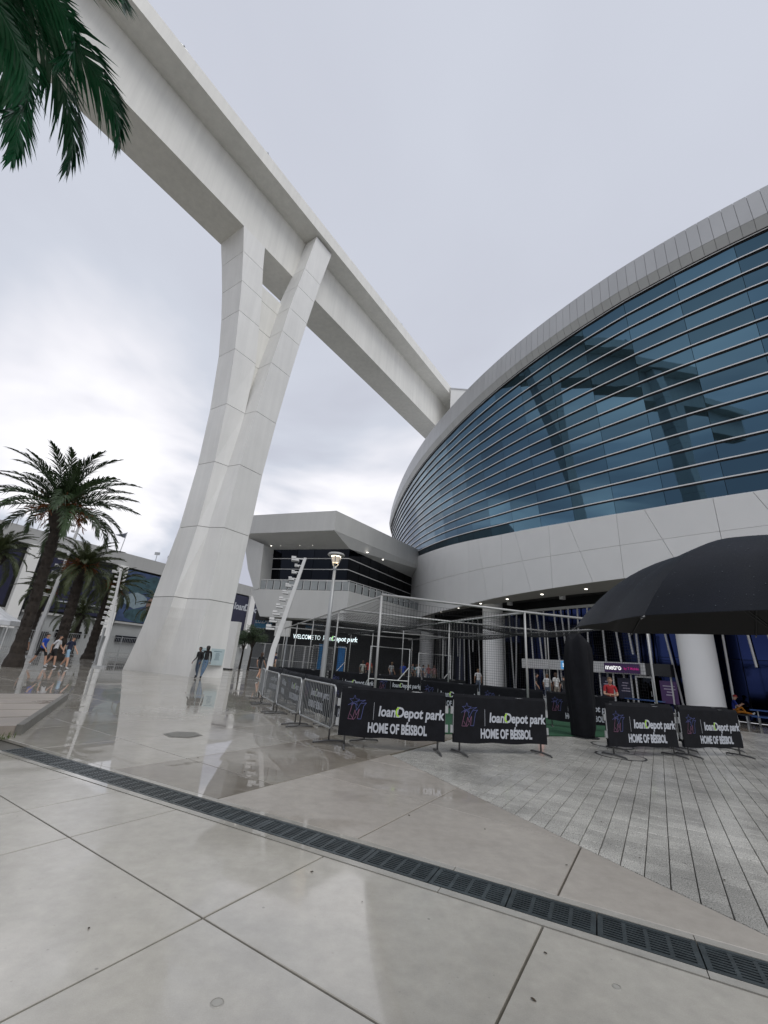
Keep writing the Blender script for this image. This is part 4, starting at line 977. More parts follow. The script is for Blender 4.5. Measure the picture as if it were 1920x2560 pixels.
# ------------------------------------------------------------------ palms
M_frond = mat('palm_leaf_dark', (0.038, 0.065, 0.026), 0.42, var=0.35, scale=1.5, objvar=0.25, spec=0.4)
M_frond2 = mat('palm_leaf_olive', (0.062, 0.078, 0.028), 0.5, var=0.35, scale=1.5, objvar=0.25)
M_dead = mat('palm_leaf_dry', (0.16, 0.085, 0.035), 0.7, var=0.3, scale=3)
M_fruit = mat('date_stalks', (0.22, 0.075, 0.02), 0.6, var=0.3, scale=4)
M_trunk = mat('palm_trunk', (0.03, 0.023, 0.018), 0.9, var=0.4, scale=5, bump=0.8, bscale=12)
M_nfrond = mat('royal_leaf_green', (0.018, 0.14, 0.055), 0.3, var=0.3, scale=2.0, objvar=0.3, spec=0.5)
def frond_mesh(name, L_, droop, nl, lw, ll, m_, seed, up=0.75, vee=0.5, side=None, smooth=False):
    """A pinnate leaf: arched midrib with two rows of folded leaflets, growing along +X."""
    rnd = random.Random(seed); mb = MB(); N = 14
    pts = []; ang_ = up; x = z = 0.0
    for i in range(N + 1):
        pts.append(Vector((x, 0, z))); k = i / N
        x += L_ / N * math.cos(ang_); z += L_ / N * math.sin(ang_); ang_ -= droop / N * (0.5 + k)
    mb.tube(pts, [0.022 * L_ / 3 * (1.6 - 1.45 * i / N) for i in range(N + 1)], 5)
    for i in range(nl):
        k = 0.14 + 0.86 * i / (nl - 1); f = k * N; j = min(N - 1, int(f)); p = pts[j].lerp(pts[j + 1], f - j)
        t = (pts[j + 1] - pts[j]).normalized(); upv = Vector((-t.z, 0, t.x))
        l_ = ll * (0.35 + 0.65 * math.sin(math.pi * min(1, (k * 0.9 + 0.12)))) * rnd.uniform(0.85, 1.1)
        for sd_ in (-1, 1):
            el = vee + rnd.uniform(-0.35, 0.35); fw = 0.55 + 0.65 * k + rnd.uniform(-0.12, 0.12)
            d = (Vector((0, sd_, 0)) * math.cos(el) + upv * math.sin(el)) * math.cos(fw) + t * math.sin(fw); d.normalize()
            q1 = p + d * l_ * 0.5; q2 = p + d * l_ + Vector((0, 0, -0.22 * l_ * (1 + rnd.random())))
            wv = t.cross(d).cross(d).normalized() * lw * 0.5
            mb.poly([p - wv * 0.5, p + wv * 0.5, q1 + wv, q1 - wv]); mb.poly([q1 - wv, q1 + wv, q2])
    return mb.mesh(name, m_)
DATE = [frond_mesh('frond', 3.6, d_, 60, 0.05, 0.72, M_frond, 10 + i, up=u_) for i, (d_, u_) in enumerate(((1.1, 0.35), (1.5, 0.3), (0.8, 0.4)))]
DATE2 = [frond_mesh('frond', 3.4, d_, 50, 0.055, 0.66, M_frond2, 20 + i, up=u_) for i, (d_, u_) in enumerate(((1.2, 0.35), (1.7, 0.3), (0.9, 0.4)))]
def make_palm(x, y, h, rad, lean, label, meshes, nfr=46, fl=1.0, fruit=True, seed=1, detail=True, group='palms on the forecourt', spread=1.0):
    rnd = random.Random(seed)
    o_ = empty('palm_tree', (x, y, 0), rnd.uniform(0, 6.28)); tag(o_, label, 'palm', group)
    o_.rotation_euler[2] = 0
    top = Vector((lean[0], lean[1], h))
    mb = MB(); n = 26; pts = []; rs = []
    for i in range(n + 1):
        k = i / n; pts.append(Vector((lean[0] * k * k, lean[1] * k * k, h * k)))
        r_ = rad * (1 + 0.75 * math.exp(-k * 14) - 0.12 * k) * (1 + (0.10 if i % 2 else -0.04))
        if k > 0.86: r_ *= 1 + 1.1 * math.sin((k - 0.86) / 0.14 * math.pi * 0.8)
        rs.append(r_)
    mb.tube(pts, rs, 12); mb.build('trunk', M_trunk, o_)
    if detail:                                   # leaf-base scales on the trunk
        mb = MB()
        for i in range(260):
            k = rnd.uniform(0.02, 0.99); a = rnd.uniform(0, 6.28); r_ = rad * (0.95 + (0.55 if k > 0.88 else 0))
            c_ = Vector((lean[0] * k * k, lean[1] * k * k, h * k)); d = Vector((math.cos(a), math.sin(a), 0)); s_ = Vector((-d.y, d.x, 0))
            b_ = c_ + d * r_ * 0.92
            mb.poly([b_ - s_ * 0.09, b_ + s_ * 0.09, b_ + d * 0.10 + Vector((0, 0, 0.17))]); mb.poly([b_ - s_ * 0.09, b_ + d * 0.10 + Vector((0, 0, 0.17)), b_ + Vector((0, 0, 0.12))])
        p_ = mb.build('boot_scales', M_trunk, o_); p_['kind'] = 'stuff'
    for i in range(nfr):
        k = (i + 0.5) / nfr; a = i * 2.39996 + rnd.uniform(-.2, .2)
        el = (1.35 - 1.75 * spread * k + rnd.uniform(-0.12, 0.12))
        me = meshes[(0 if k < 0.35 else (1 if k > 0.7 else 2)) % len(meshes)]
        link('frond', me, o_, tuple(top), (rnd.uniform(-.25, .25), -(el - 0.35), a), (fl * rnd.uniform(.85, 1.1),) * 3)
    if fruit:
        mb = MB()
        for i in range(60):
            a = rnd.uniform(0, 6.28); e = rnd.uniform(-0.5, 0.9); l_ = rnd.uniform(0.7, 1.5) * fl
            d = Vector((math.cos(a) * math.cos(e), math.sin(a) * math.cos(e), math.sin(e)))
            p1 = top + d * l_ * 0.6; p2 = top + d * l_ + Vector((0, 0, -0.25))
            mb.tube([top + Vector((0, 0, 0.05)), p1, p2], [0.035, 0.02, 0.012], 4)
            for _ in range(5):
                q = p2 + Vector((rnd.gauss(0, .10), rnd.gauss(0, .10), rnd.gauss(-.1, .12))); mb.tube([p1.lerp(p2, .6), q], [0.012, 0.02], 3)
        mb.build('date_stalks', M_fruit, o_)
    return o_
def GP(px, py, z=0.0):                # point on the plaza seen at a photo pixel: a survey aid
    r = F_ + CR * ((px - 960) / 1041) - CU * ((py - 1280) / 1041); t = (z - CAM_H) / r.z
    return Vector((r.x * t, r.y * t, z))
make_palm(-18.8, 23.8, 8.75, 0.28, (-0.15, -0.3), 'tallest date palm with a thick dark trunk at the left', DATE, 40, 1.18, True, 3, spread=0.80)
make_palm(-23.2, 33.0, 7.0, 0.36, (-0.3, 0.2), 'date palm with orange stalks just right of the tallest palm', DATE2, 46, 0.95, True, 4)
make_palm(-25.6, 40.5, 6.6, 0.36, (0.3, 0.1), 'smaller date palm left of the fin lamp by the pier', DATE2, 40, 0.9, True, 5)
make_palm(-24.0, 47.0, 5.6, 0.3, (0.2, 0.1), 'short palm close beside the pier foot', DATE2, 34, 0.75, True, 6, False)
make_palm(-34.0, 36.5, 8.2, 0.42, (0.4, 0.0), 'palm at the left edge behind the white tent', DATE2, 42, 1.0, False, 7)
make_palm(-30.0, 26.0, 8.0, 0.4, (-0.2, 0.3), 'dark palm crown cut by the left frame edge', DATE, 42, 1.0, False, 8, False)
make_palm(-31.5, 46.5, 4.2, 0.3, (0.0, 0.1), 'low palm half hidden between the left trunks', DATE2, 34, 0.9, False, 9, False)
make_palm(-21.3, 45.0, 5.6, 0.3, (0.1, 0.1), 'palm standing between the fin lamp and the pier', DATE2, 36, 0.85, True, 12, False)
make_palm(-36.5, 47.0, 6.4, 0.32, (0.1, 0.1), 'far palm glimpsed left of the tallest trunk', DATE2, 36, 0.95, True, 13, False)
# small tree beside the gates
def small_tree(x, y, h, cr_, label):
    o_ = empty('small_tree', (x, y, 0)); tag(o_, label, 'tree'); rnd = random.Random(5)
    mb = MB(); mb.tube([(0, 0, 0), (0.05, 0, h * .4), (0, 0.1, h * .7)], [0.12, 0.09, 0.05], 7)
    for k in range(7):
        a = k * 0.9; mb.tube([(0.03, 0, h * .45), (math.cos(a) * cr_ * .5, math.sin(a) * cr_ * .5, h * .75)], [0.05, 0.02], 5)
    mb.build('trunk', M_trunk, o_)
    mb = MB(); cl = [Vector((rnd.gauss(0, .45) * cr_, rnd.gauss(0, .45) * cr_, h * .75 + rnd.gauss(0, .3) * cr_)) for _ in range(22)]
    for c_ in cl:
        for _ in range(150):
            p = c_ + Vector((rnd.gauss(0, .2), rnd.gauss(0, .2), rnd.gauss(0, .16))) * cr_; a = Vector((rnd.gauss(0, 1), rnd.gauss(0, 1), rnd.gauss(0, .6))).normalized(); b = a.orthogonal().normalized()
            mb.poly([p - b * .03, p + a * .09, p + b * .03, p - a * .06])
    mb.build('crown', mat('tree_leaf', (0.03, 0.055, 0.02), 0.6, var=0.4, scale=2), o_)
small_tree(-11.9, 43.2, 4.3, 1.15, 'dark leafy small tree in front of the blue banner by the gates')
small_tree(-13.3, 45.2, 3.9, 0.9, 'second dark leafy tree beside the white slab')
# overhead palm at top left
NEAR = [frond_mesh('frond', 2.8, d_, 115, 0.036, 0.62, M_nfrond, 40 + i, up=u_, vee=-0.1) for i, (d_, u_) in enumerate(((2.2, 0.3), (2.7, 0.2)))]
NP_TOP = Vector((-5.5, 2.1, 9.0))
np_ = empty('palm_tree', (NP_TOP.x - 0.2, NP_TOP.y, 0)); tag(np_, 'near palm whose big green fronds hang in at the top left', 'palm')
mb = MB(); mb.tube([(0, 0, 0), (0, 0, 2), (0.1, 0, 5.4), (0.2, 0, 8.9)], [0.32, 0.25, 0.22, 0.2], 14); mb.build('trunk', mat('smooth_palm_trunk', (0.26, 0.25, 0.22), 0.7, var=0.2, scale=4), np_)
rnd = random.Random(11)
for k, (a, e, s_) in enumerate(((0.95, 0.45, 1.0), (0.6, 0.5, .8), (1.35, 0.5, 1.0), (2.0, 0.6, .8), (1.75, 0.4, .95), (1.2, 0.15, .85), (2.3, .5, 1), (3.2, .4, 1), (4.1, .5, 1), (5.0, .5, 1), (5.7, .55, .95), (0.45, 1.1, .9), (2.0, 1.0, .9), (3.8, 1.0, .9))):
    link('frond', NEAR[k % 2], np_, (0.2, 0, 8.9), (rnd.uniform(-.3, .3), -(e - 0.25), a), (s_,) * 3)
#SECTION_STREET
# ------------------------------------------------------------------ lamps
def fin_lamp(x, y, rz, h, lean, label, n=11, sw=1.0):
    """Forked white mast leaning outward with a ladder of small floodlights on one side."""
    o_ = empty('fin_lamp', (x, y, 0), rz); tag(o_, label, 'lamp post', 'white masts with stacked floodlights')
    def ax(k): return Vector((lean * (max(0, k - 0.28) / 0.72) ** 1.0 - 0.05 * math.sin(min(1, k / 0.28) * math.pi), 0, h * k))
    for s_ in (-1, 1):
        rows = []
        for i in range(15):
            k = i / 14; c_ = ax(k); w_ = (0.15 - 0.07 * k) * sw; yy = s_ * (0.14 * sw * max(0.0, 1 - k / 0.45) + 0.055)
            rows.append([(c_.x - w_, yy - 0.045, c_.z), (c_.x + w_, yy - 0.045, c_.z), (c_.x + w_, yy + 0.045, c_.z), (c_.x - w_, yy + 0.045, c_.z)])
        mb = MB(); mb.grid(rows, 0, True); mb.poly(rows[-1]); mb.build('mast', M_whitem, o_)
    MB().box((0, 0, 0.05), (0.7, 0.7, 0.1)).build('base_plate', M_steel, o_)
    for i in range(n):
        k = 0.44 + 0.55 * i / (n - 1); c_ = ax(k); s_ = (1.25 - 0.65 * i / n if i < n - 1 else 1.2) * sw
        mb = MB(); mb.box((c_.x - 0.28 * s_, 0, c_.z), (0.42 * s_, 0.05, 0.05)); mb.box((c_.x - 0.42 * s_, 0, c_.z - 0.10 * s_), (0.34 * s_, 0.36 * s_, 0.07 * s_)); mb.box((c_.x - 0.50 * s_, 0, c_.z + 0.02), (0.2 * s_, 0.3 * s_, 0.1 * s_))
        f_ = mb.build('floodlight', M_whitem, o_)
        mb = MB(); mb.box((c_.x - 0.42 * s_, 0, c_.z - 0.14 * s_), (0.28 * s_, 0.30 * s_, 0.012)); mb.build('lens', mat('lamp_lens_grey', (0.30, 0.31, 0.32), 0.2), f_)
    return o_
fin_lamp(-5.1, 22.6, R(8), 6.75, 0.95, 'white leaning mast with stacked floodlights left of the batting cage')
fin_lamp(-17.7, 29.4, R(20), 6.3, -0.35, 'white mast with stacked floodlights left of the pier', 11, 0.7)
fin_lamp(-27.3, 36.0, R(20), 11.3, 0.3, 'tall white floodlight mast behind the tallest palm')
lp = empty('street_lamp', (-1.95, 18.0, 0)); tag(lp, 'round-headed lit street lamp on a tapered grey pole by the batting cage', 'street lamp')
mb = MB(); mb.tube([(0, 0, 0), (0, 0, 0.4), (0, 0, 2.6), (0, 0, 5.3)], [0.13, 0.115, 0.10, 0.062], 14); mb.build('pole', mat('lamp_grey', (0.36, 0.37, 0.37), 0.45, 0.3, var=0.05), lp, smooth=True)
MB().lathe([(0.0, 0.03), (0.22, 0.03), (0.22, 0.0)], 18).build('base_plate', M_steel, lp)
mb = MB()
mb.lathe([(0.075, 5.28), (0.08, 5.36), (0.05, 5.42), (0.0, 5.42)], 12)
for k in range(3):
    a = k * 2.0944 + 0.5; mb.tube([(0.04 * math.cos(a), 0.04 * math.sin(a), 5.36), (0.16 * math.cos(a), 0.16 * math.sin(a), 5.56), (0.27 * math.cos(a), 0.27 * math.sin(a), 5.9)], 0.022, 6)
mb.build('yoke', M_steel, lp)
mb = MB(); mb.lathe([(0.2, 5.86), (0.36, 5.88), (0.38, 5.92), (0.33, 5.99), (0.12, 6.04), (0.0, 6.05)], 28); hd = mb.build('lamp_head', mat('lamp_head_grey', (0.4, 0.4, 0.39), 0.4), lp, smooth=True)
mb = MB(); mb.lathe([(0.0, 5.85), (0.2, 5.85), (0.205, 5.87)], 24); mb.build('diffuser', mat('warm_lamp', (1, .9, .75), 0.4, var=0, emit=(1.0, 0.86, 0.66), estr=7.0), hd)
mb = MB(); mb.lathe([(0.13, 5.58), (0.185, 5.845)], 20); mb.build('glass_cone', mat('lamp_glass', (0.6, 0.57, 0.5), 0.1, emit=(1, .8, .6), estr=0.25), hd)

# ------------------------------------------------------------------ crowd barriers with banners
BL, BH = 2.2, 1.1
def frame_mesh():
    mb = MB(); r_ = 0.12; hw = BL / 2 - 0.03; pts = []
    for (cx, cz, a0) in ((hw - r_, BH - r_ - 0.02, 0), (-hw + r_, BH - r_ - 0.02, 90), (-hw + r_, 0.27 + r_, 180), (hw - r_, 0.27 + r_, 270)):
        for k in range(4): a = R(a0 + 30 * k); pts.append((cx + r_ * math.cos(a), 0, cz + r_ * math.sin(a)))
    pts.append(pts[0]); mb.tube(pts, 0.021, 7, cap=False); return mb.mesh('frame', M_steel, True)
def foot_mesh():
    mb = MB(); mb.tube([(0, 0, 0.04), (0, 0, 0.55)], 0.019, 6); mb.tube([(0, -0.34, 0.012), (0, -0.3, 0.028), (0, 0, 0.042), (0, 0.3, 0.028), (0, 0.34, 0.012)], [0.016, 0.02, 0.022, 0.02, 0.016], 6)
    return mb.mesh('foot', mat('dark_steel_foot', (0.10, 0.10, 0.10), 0.4, 0.5), True)
FR_ME, FT_ME = frame_mesh(), foot_mesh()
mb = MB(); mb.tube([(0, 0, 0.28), (0, 0, BH - 0.03)], 0.0085, 5); BAR_ME = mb.mesh('bar', mat('dull_steel', (0.22, 0.23, 0.23), 0.45, 0.6, var=0.15))
mb = MB(); mb.box((0, 0, 0.0), (0.07, 0.03, 0.14)); HK_ME = mb.mesh('hook_plate', M_steel)
def wrinkle(x, z): return 0.006 * math.sin(3.3 * x + 2.2 * z) + 0.004 * math.sin(8.0 * x - 6.0 * z + 1.0) + 0.0025 * math.sin(15 * x + 11 * z)
def banner_mesh(name, ma, seed):
    rnd = random.Random(seed); mb = MB(); rows = []
    zs = [0.20, 0.22, 0.29, 0.38, 0.48, 0.58, 0.68, 0.78, 0.88, 0.98, 1.06, 1.115]; k = 44
    def y(i, j, s_): return s_ * (0.036 + wrinkle(-BL / 2 + 0.02 + (BL - 0.04) * i / k, zs[j])) if j < len(zs) - 1 else s_ * 0.012
    f = [[(-BL / 2 + 0.02 + (BL - 0.04) * i / k, y(i, j, -1), z + (0.010 * math.sin(i * .33 + seed) if j < 2 else -0.006 * abs(math.sin(i * 0.21 + seed)))) for i in range(k + 1)] for j, z in enumerate(zs)]
    b = [[(p[0], -p[1], p[2]) for p in r_] for r_ in f]
    mb.grid(f); mb.grid(b[::-1]); mb.grid([f[-1], b[-1]])
    mb.grid([[r_[0] for r_ in b], [r_[0] for r_ in f]]); mb.grid([[r_[-1] for r_ in f], [r_[-1] for r_ in b]])
    return mb.mesh(name, ma, False)
BAN_ME = [banner_mesh('banner', M_blackfab, s) for s in (1, 2)]
BANG_ME = banner_mesh('banner', M_grayfab, 3)
# print on the banner: emblem, rule, name, slogan
def emblem_mesh():
    mb = MB(); z = 0
    def stroke(pts, w, mi):
        for p, q in zip(pts, pts[1:]):
            p, q = Vector(p), Vector(q); d = (q - p).normalized(); n_ = Vector((-d.y, d.x)) * w / 2
            mb.poly([(*(p - n_), 0), (*(q - n_), 0), (*(q + n_), 0), (*(p + n_), 0)], mi)
    st = []
    for k in range(11):
        a = R(90 + 36 * k); r_ = 0.105 if k % 2 == 0 else 0.045; st.append((-0.055 + r_ * math.cos(a), 0.145 + r_ * math.sin(a)))
    stroke(st, 0.007, 0)
    M_o = [(-0.16, -0.19), (-0.09, 0.10), (-0.03, 0.10), (0.0, -0.03), (0.07, 0.10), (0.19, 0.12), (0.14, 0.06), (0.10, -0.18), (0.03, -0.18), (0.055, 0.0), (0.0, -0.12), (-0.03, -0.02), (-0.07, -0.19), (-0.16, -0.19)]
    stroke(M_o[1:9], 0.009, 0); stroke(M_o[8:] + [M_o[1]], 0.009, 1)
    stroke([(-0.18, 0.06), (-0.10, 0.11), (0.04, 0.15), (0.17, 0.17), (0.08, 0.12)], 0.008, 0)
    stroke([(-0.12, -0.10), (-0.05, -0.2), (0.0, -0.14)], 0.008, 1)
    return mb.mesh('emblem', [M_pviolet, M_ppink])
EMB_ME = emblem_mesh()
_name = logo_words('lettering', 0.245, [M_pwhite, M_pgreen])
_home = text_mesh('w', 'HOME OF B\u00c9ISBOL', 0.26, M_pwhite, 0.0095, 0.70, 0.0, align='CENTER')
_rule = MB().box((0, 0, 0), (0.006, 0.32, 0.003)).mesh('w', M_pwhite)
wn_, xn_ = mwidth(_name)
PRINT_ME = merge_meshes('lettering', [(_name, T((-0.40, 0.60, 0)) @ Matrix.Diagonal((1.36 / wn_, 1.05, 1, 1)), 0), (_home, T((0.0, 0.30, 0)) @ Matrix.Diagonal((1.2 / mwidth(_home)[0], 0.92, 1, 1)), 0), (_rule, T((-0.50, 0.68, 0)), 0)], [M_pwhite, M_pgreen])
# colour of the D bow is kept from the first piece
k0 = len(_name.polygons)
for i in range(k0): PRINT_ME.polygons[i].material_index = _name.polygons[i].material_index
for v_ in PRINT_ME.vertices: v_.co.z += wrinkle(v_.co.x + 0.1, v_.co.y)
for v_ in EMB_ME.vertices: v_.co.z += wrinkle(v_.co.x - 0.75, v_.co.y + 0.70)
def barrier(p, q, label, banner=None, bars=False, group='crowd barriers'):
    p, q = Vector(p), Vector(q); c_ = (p + q) / 2; a = math.atan2((q - p).y, (q - p).x); sc_ = (q - p).length / (BL + 0.06)
    o_ = empty('crowd_barrier', (c_.x, c_.y, 0), a); tag(o_, label, 'barrier', group)
    link('frame', FR_ME, o_, scale=(sc_, 1, 1))
    for s_ in (-1, 1): link('foot', FT_ME, o_, (s_ * (BL / 2 - 0.16) * sc_, 0, 0))
    for s_ in (-1, 1):
        for hz in (0.45, 0.8): link('hook_plate', HK_ME, o_, (s_ * (BL / 2 + 0.01) * sc_, 0, hz))
    if bars:
        for k in range(19): link('bar', BAR_ME, o_, ((-BL / 2 + 0.14 + (BL - 0.28) * k / 18) * sc_, 0, 0))
    if banner is not None:
        b_ = link('banner', banner, o_, scale=(sc_, 1, 1))
        link('lettering', PRINT_ME, b_, (0.1, -0.043, 0), (R(90), 0, 0)); link('emblem', EMB_ME, b_, (-0.75, -0.043, 0.70), (R(90), 0, 0))
    return o_
barrier((-0.62, 9.25), (1.62, 9.42), 'front banner barrier nearest the railing run, left of four', BAN_ME[0])
barrier((1.70, 9.44), (3.98, 10.2), 'second front banner barrier from the left, beside the gap', BAN_ME[1])
barrier((5.45, 10.55), (7.65, 11.35), 'third front banner barrier, first right of the gap', BAN_ME[0])
barrier((7.75, 11.38), (9.95, 12.2), 'rightmost front banner barrier near the blue bench', BAN_ME[1])
run = [(-0.68, 9.44), (-1.72, 11.42), (-2.72, 13.4), (-3.62, 15.4), (-4.2, 17.3)]
for i, nm in enumerate(('nearest', 'second', 'third', 'farthest')):
    barrier(run[i + 1], run[i], nm + ' bare steel barrier of the run on the left', None, True)
off = Vector((0.72, 0.45))
run2 = [Vector(p) + off for p in run] + [Vector((-4.55, 19.8))]
for i, nm in enumerate(('nearest', 'second', 'third', 'fourth', 'farthest')):
    barrier(run2[i + 1], run2[i], nm + ' grey covered barrier behind the bare railings', BANG_ME)
back = [(-4.2, 20.0), (-2.0, 20.4), (0.2, 20.8), (2.4, 21.2), (4.6, 21.6)]
for i, nm in enumerate(('leftmost', 'second', 'third', 'fourth')):
    barrier(back[i], back[i + 1], nm + ' banner barrier from the left at the back of the cage', BAN_ME[i % 2])
b3 = [(1.9, 17.4), (4.0, 16.6), (6.1, 15.7), (8.2, 15.0)]
for i, nm in enumerate(('left', 'middle', 'right')):
    barrier(b3[i], b3[i + 1], nm + ' banner barrier of the diagonal row inside the cage', BAN_ME[i % 2])
barrier((6.1, 11.6), (8.3, 12.4), 'banner barrier right behind the third front one', BAN_ME[1])
barrier((8.4, 12.45), (10.6, 13.3), 'banner barrier right behind the rightmost front one', BAN_ME[0])

# ------------------------------------------------------------------ batting cage
M_pipe = mat('grey_white_pipe', (0.40, 0.40, 0.39), 0.4, 0.2, var=0.1)
CA = Vector((0.14, 13.7)); Uv = Vector((5.1, 1.25)); Vv = Vector((-1.78, 5.1)); CH = 3.66
def cpt(i, j, z=0.0): q = CA + Uv * i + Vv * j; return (q.x, q.y, z)
cage = empty('batting_cage', cpt(0, 0)); tag(cage, 'white pipe batting cage hung with black netting over green turf', 'batting cage')
def cl_(p): return (p[0] - CA.x, p[1] - CA.y, p[2])
for i in range(3):
    for j in range(5):
        mb = MB(); mb.tube([cl_(cpt(i, j, 0)), cl_(cpt(i, j, CH))], 0.038 if j == 0 else 0.03, 8); pst = mb.build('post', M_pipe, cage, smooth=True)
        mb = MB(); q = cl_(cpt(i, j, 0)); mb.box((q[0], q[1], 0.008), (0.2, 0.2, 0.016)); mb.build('base_plate', M_steel, pst)
for j in range(5):
    mb = MB(); mb.tube([cl_(cpt(0, j, CH + 0.03)), cl_(cpt(1, j, CH + 0.0)), cl_(cpt(2, j, CH + 0.03))], 0.04, 8); mb.build('rail', M_pipe, cage, smooth=True)
for i in range(3):
    mb = MB(); mb.tube([cl_(cpt(i, 0, CH - 0.02)), cl_(cpt(i, 4.15, CH - 0.02))], 0.038, 8); mb.build('rail', M_pipe, cage, smooth=True)
M_net = mat('black_net', (0.012, 0.012, 0.013), 0.8, var=0)
def net(P00, P10, P11, P01, nu, nv, sag=(0, 0, 0), seg=8, r_=0.0045):
    mb = MB(); sg = Vector(sag)
    def f(u, v):
        p = P00 * (1 - u) * (1 - v) + P10 * u * (1 - v) + P11 * u * v + P01 * (1 - u) * v
        return p + sg * (16 * u * (1 - u) * v * (1 - v)) ** 0.7 + Vector((0, 0, 0.02 * math.sin(9 * u + 7 * v)))
    def ribbon(pts):
        mb.tube(pts, r_, 3, cap=False)
    for i in range(nu + 1): ribbon([f(i / nu, k / seg) for k in range(seg + 1)])
    for j in range(nv + 1): ribbon([f(k / seg, j / nv) for k in range(seg + 1)])
    return mb
V3 = lambda p: Vector(cl_(p))
for (i, j) in ((0, 1), (1, 1), (0, 2), (1, 0)):
    net(V3(cpt(i + .06, j + (.12 if j else .3), CH - .05)), V3(cpt(i + .96, j + (.12 if j else .3), CH - .05)), V3(cpt(i + .96, j + .96, CH - .05)), V3(cpt(i + .06, j + .96, CH - .05)), 44, 44, (0, 0, -0.45)).build('net', M_net, cage)
net(V3(cpt(0.04, 0.12, CH - .06)), V3(cpt(1, 0.12, CH - .06)), V3(cpt(1, 0.14, CH - .75)), V3(cpt(0.05, 0.14, CH - 1.0)), 46, 8, (0, 0, -0.25)).build('net', M_net, cage)
net(V3(cpt(0.04, 0.12, CH - .06)), V3(cpt(0.04, 1.0, CH - .06)), V3(cpt(.06, 1, CH - .9)), V3(cpt(0.06, 0.14, CH - 1.0)), 40, 9, (0, 0, -0.2)).build('net', M_net, cage)
net(V3(cpt(1.0, 1, CH - .06)), V3(cpt(2, 1, CH - .06)), V3(cpt(2, 1.0, 0.3)), V3(cpt(1.0, 1, 0.3)), 46, 30, (0.1, 0.3, 0)).build('net', M_net, cage)
net(V3(cpt(0.0, 2, CH - .06)), V3(cpt(1, 2, CH - .06)), V3(cpt(1, 2.0, 0.3)), V3(cpt(0.0, 2, 0.3)), 46, 30, (0.1, 0.3, 0)).build('net', M_net, cage)
for (i0, j0, i1, j1) in ((2.0, 0.05, 2.0, 1.0), (0.0, 1.0, 0.0, 2.0), (1.0, 1.0, 1.0, 2.0), (1.0, 3.0, 2.0, 3.0), (0.0, 3.0, 1.0, 3.0)):
    net(V3(cpt(i0, j0, CH - .06)), V3(cpt(i1, j1, CH - .06)), V3(cpt(i1, j1, 0.25)), V3(cpt(i0, j0, 0.25)), 46, 30, (0.15, 0.2, 0)).build('net', M_net, cage)
# gate-like pipe frames standing inside
for (i, j, w_, h_) in ((0.55, 1.2, 1.9, 2.3), (1.05, 1.35, 1.7, 2.2), (0.3, 2.4, 2.0, 2.3)):
    q = cpt(i, j); o_ = empty('pitching_screen', q, math.atan2(Uv.y, Uv.x)); tag(o_, ('white pipe screen frame in the middle of the cage', 'white pipe screen frame at the right inside the cage', 'white pipe screen frame at the back left of the cage')[(0.55, 1.05, 0.3).index(i)], 'screen', 'pipe frames in the cage')
    mb = MB(); mb.tube([(-w_ / 2, 0, 0), (-w_ / 2, 0, h_), (w_ / 2, 0, h_), (w_ / 2, 0, 0)], 0.025, 6); mb.build('frame', M_whitem, o_)
    mb = MB(); mb.tube([(-w_ / 2, 0, 0.9), (w_ / 2, 0, 0.9)], 0.02, 6); mb.build('crossbar', M_whitem, o_)
    mb = MB(); mb.tube([(-w_ / 2, 0, 0.9), (-w_ / 2 - .35, .5, 0.02)], 0.02, 6); mb.tube([(w_ / 2, 0, 1.5), (w_ / 2 - .5, 0.05, 0.9)], 0.02, 6); mb.build('brace', M_whitem, o_)
mb = MB(); tp = [cpt(-0.06, -0.42), cpt(2.06, -0.2), cpt(2.06, 4.2), cpt(-0.06, 4.2)]
mb.prism([p[:2] for p in tp], 0.004, 0.022); o = mb.build('artificial_turf', M_turf); tag(o, 'green artificial turf carpet laid under the cage', 'turf')
# black wrapped post
q = Vector((6.35, 13.55)); bp_ = empty('wrapped_post', (q.x, q.y, 0)); tag(bp_, 'tall black fabric-wrapped post in the gap between banner barriers', 'post')
rows = []; rnd = random.Random(2)
for i, z in enumerate((0.03, 0.25, 0.6, 1.0, 1.4, 1.8, 2.2, 2.5, 2.7, 2.82)):
    r0 = (0.27, 0.30, 0.31, 0.33, 0.34, 0.35, 0.35, 0.33, 0.29, 0.20)[i]
    rows.append([(1.05 * r0 * (1 + 0.10 * math.sin(5 * a + .35 * i) + 0.07 * math.sin(13 * a + .6 * i) + 0.10 * abs(math.cos(2 * a))) * math.cos(a) + 0.02 * math.sin(i), r0 * (1 + 0.12 * math.sin(5 * a + .5 * i) + 0.10 * abs(math.cos(2 * a))) * math.sin(a), z + 0.09 * math.sin(3 * a) * (i > 7)) for a in [2 * math.pi * k / 40 for k in range(40)]])
mb = MB(); mb.grid(rows, 0, True); mb.poly(rows[-1]); mb.build('cover', M_blackfab, bp_, smooth=True)
MB().lathe([(0.0, 0.02), (0.42, 0.02), (0.42, 0.0)], 20).build('base_plate', M_dark, bp_)
cn = empty('traffic_cone', (4.95, 13.2, 0)); tag(cn, 'small orange cone on the turf by the gap', 'cone')
M_or = mat('cone_orange', (0.55, 0.09, 0.03), 0.5)
MB().lathe([(0.14, 0.03), (0.12, 0.06), (0.035, 0.5), (0.0, 0.5)], 16).build('cone', M_or, cn, smooth=True); MB().box((0, 0, 0.03), (0.36, 0.36, 0.03)).build('foot', M_dark, cn)
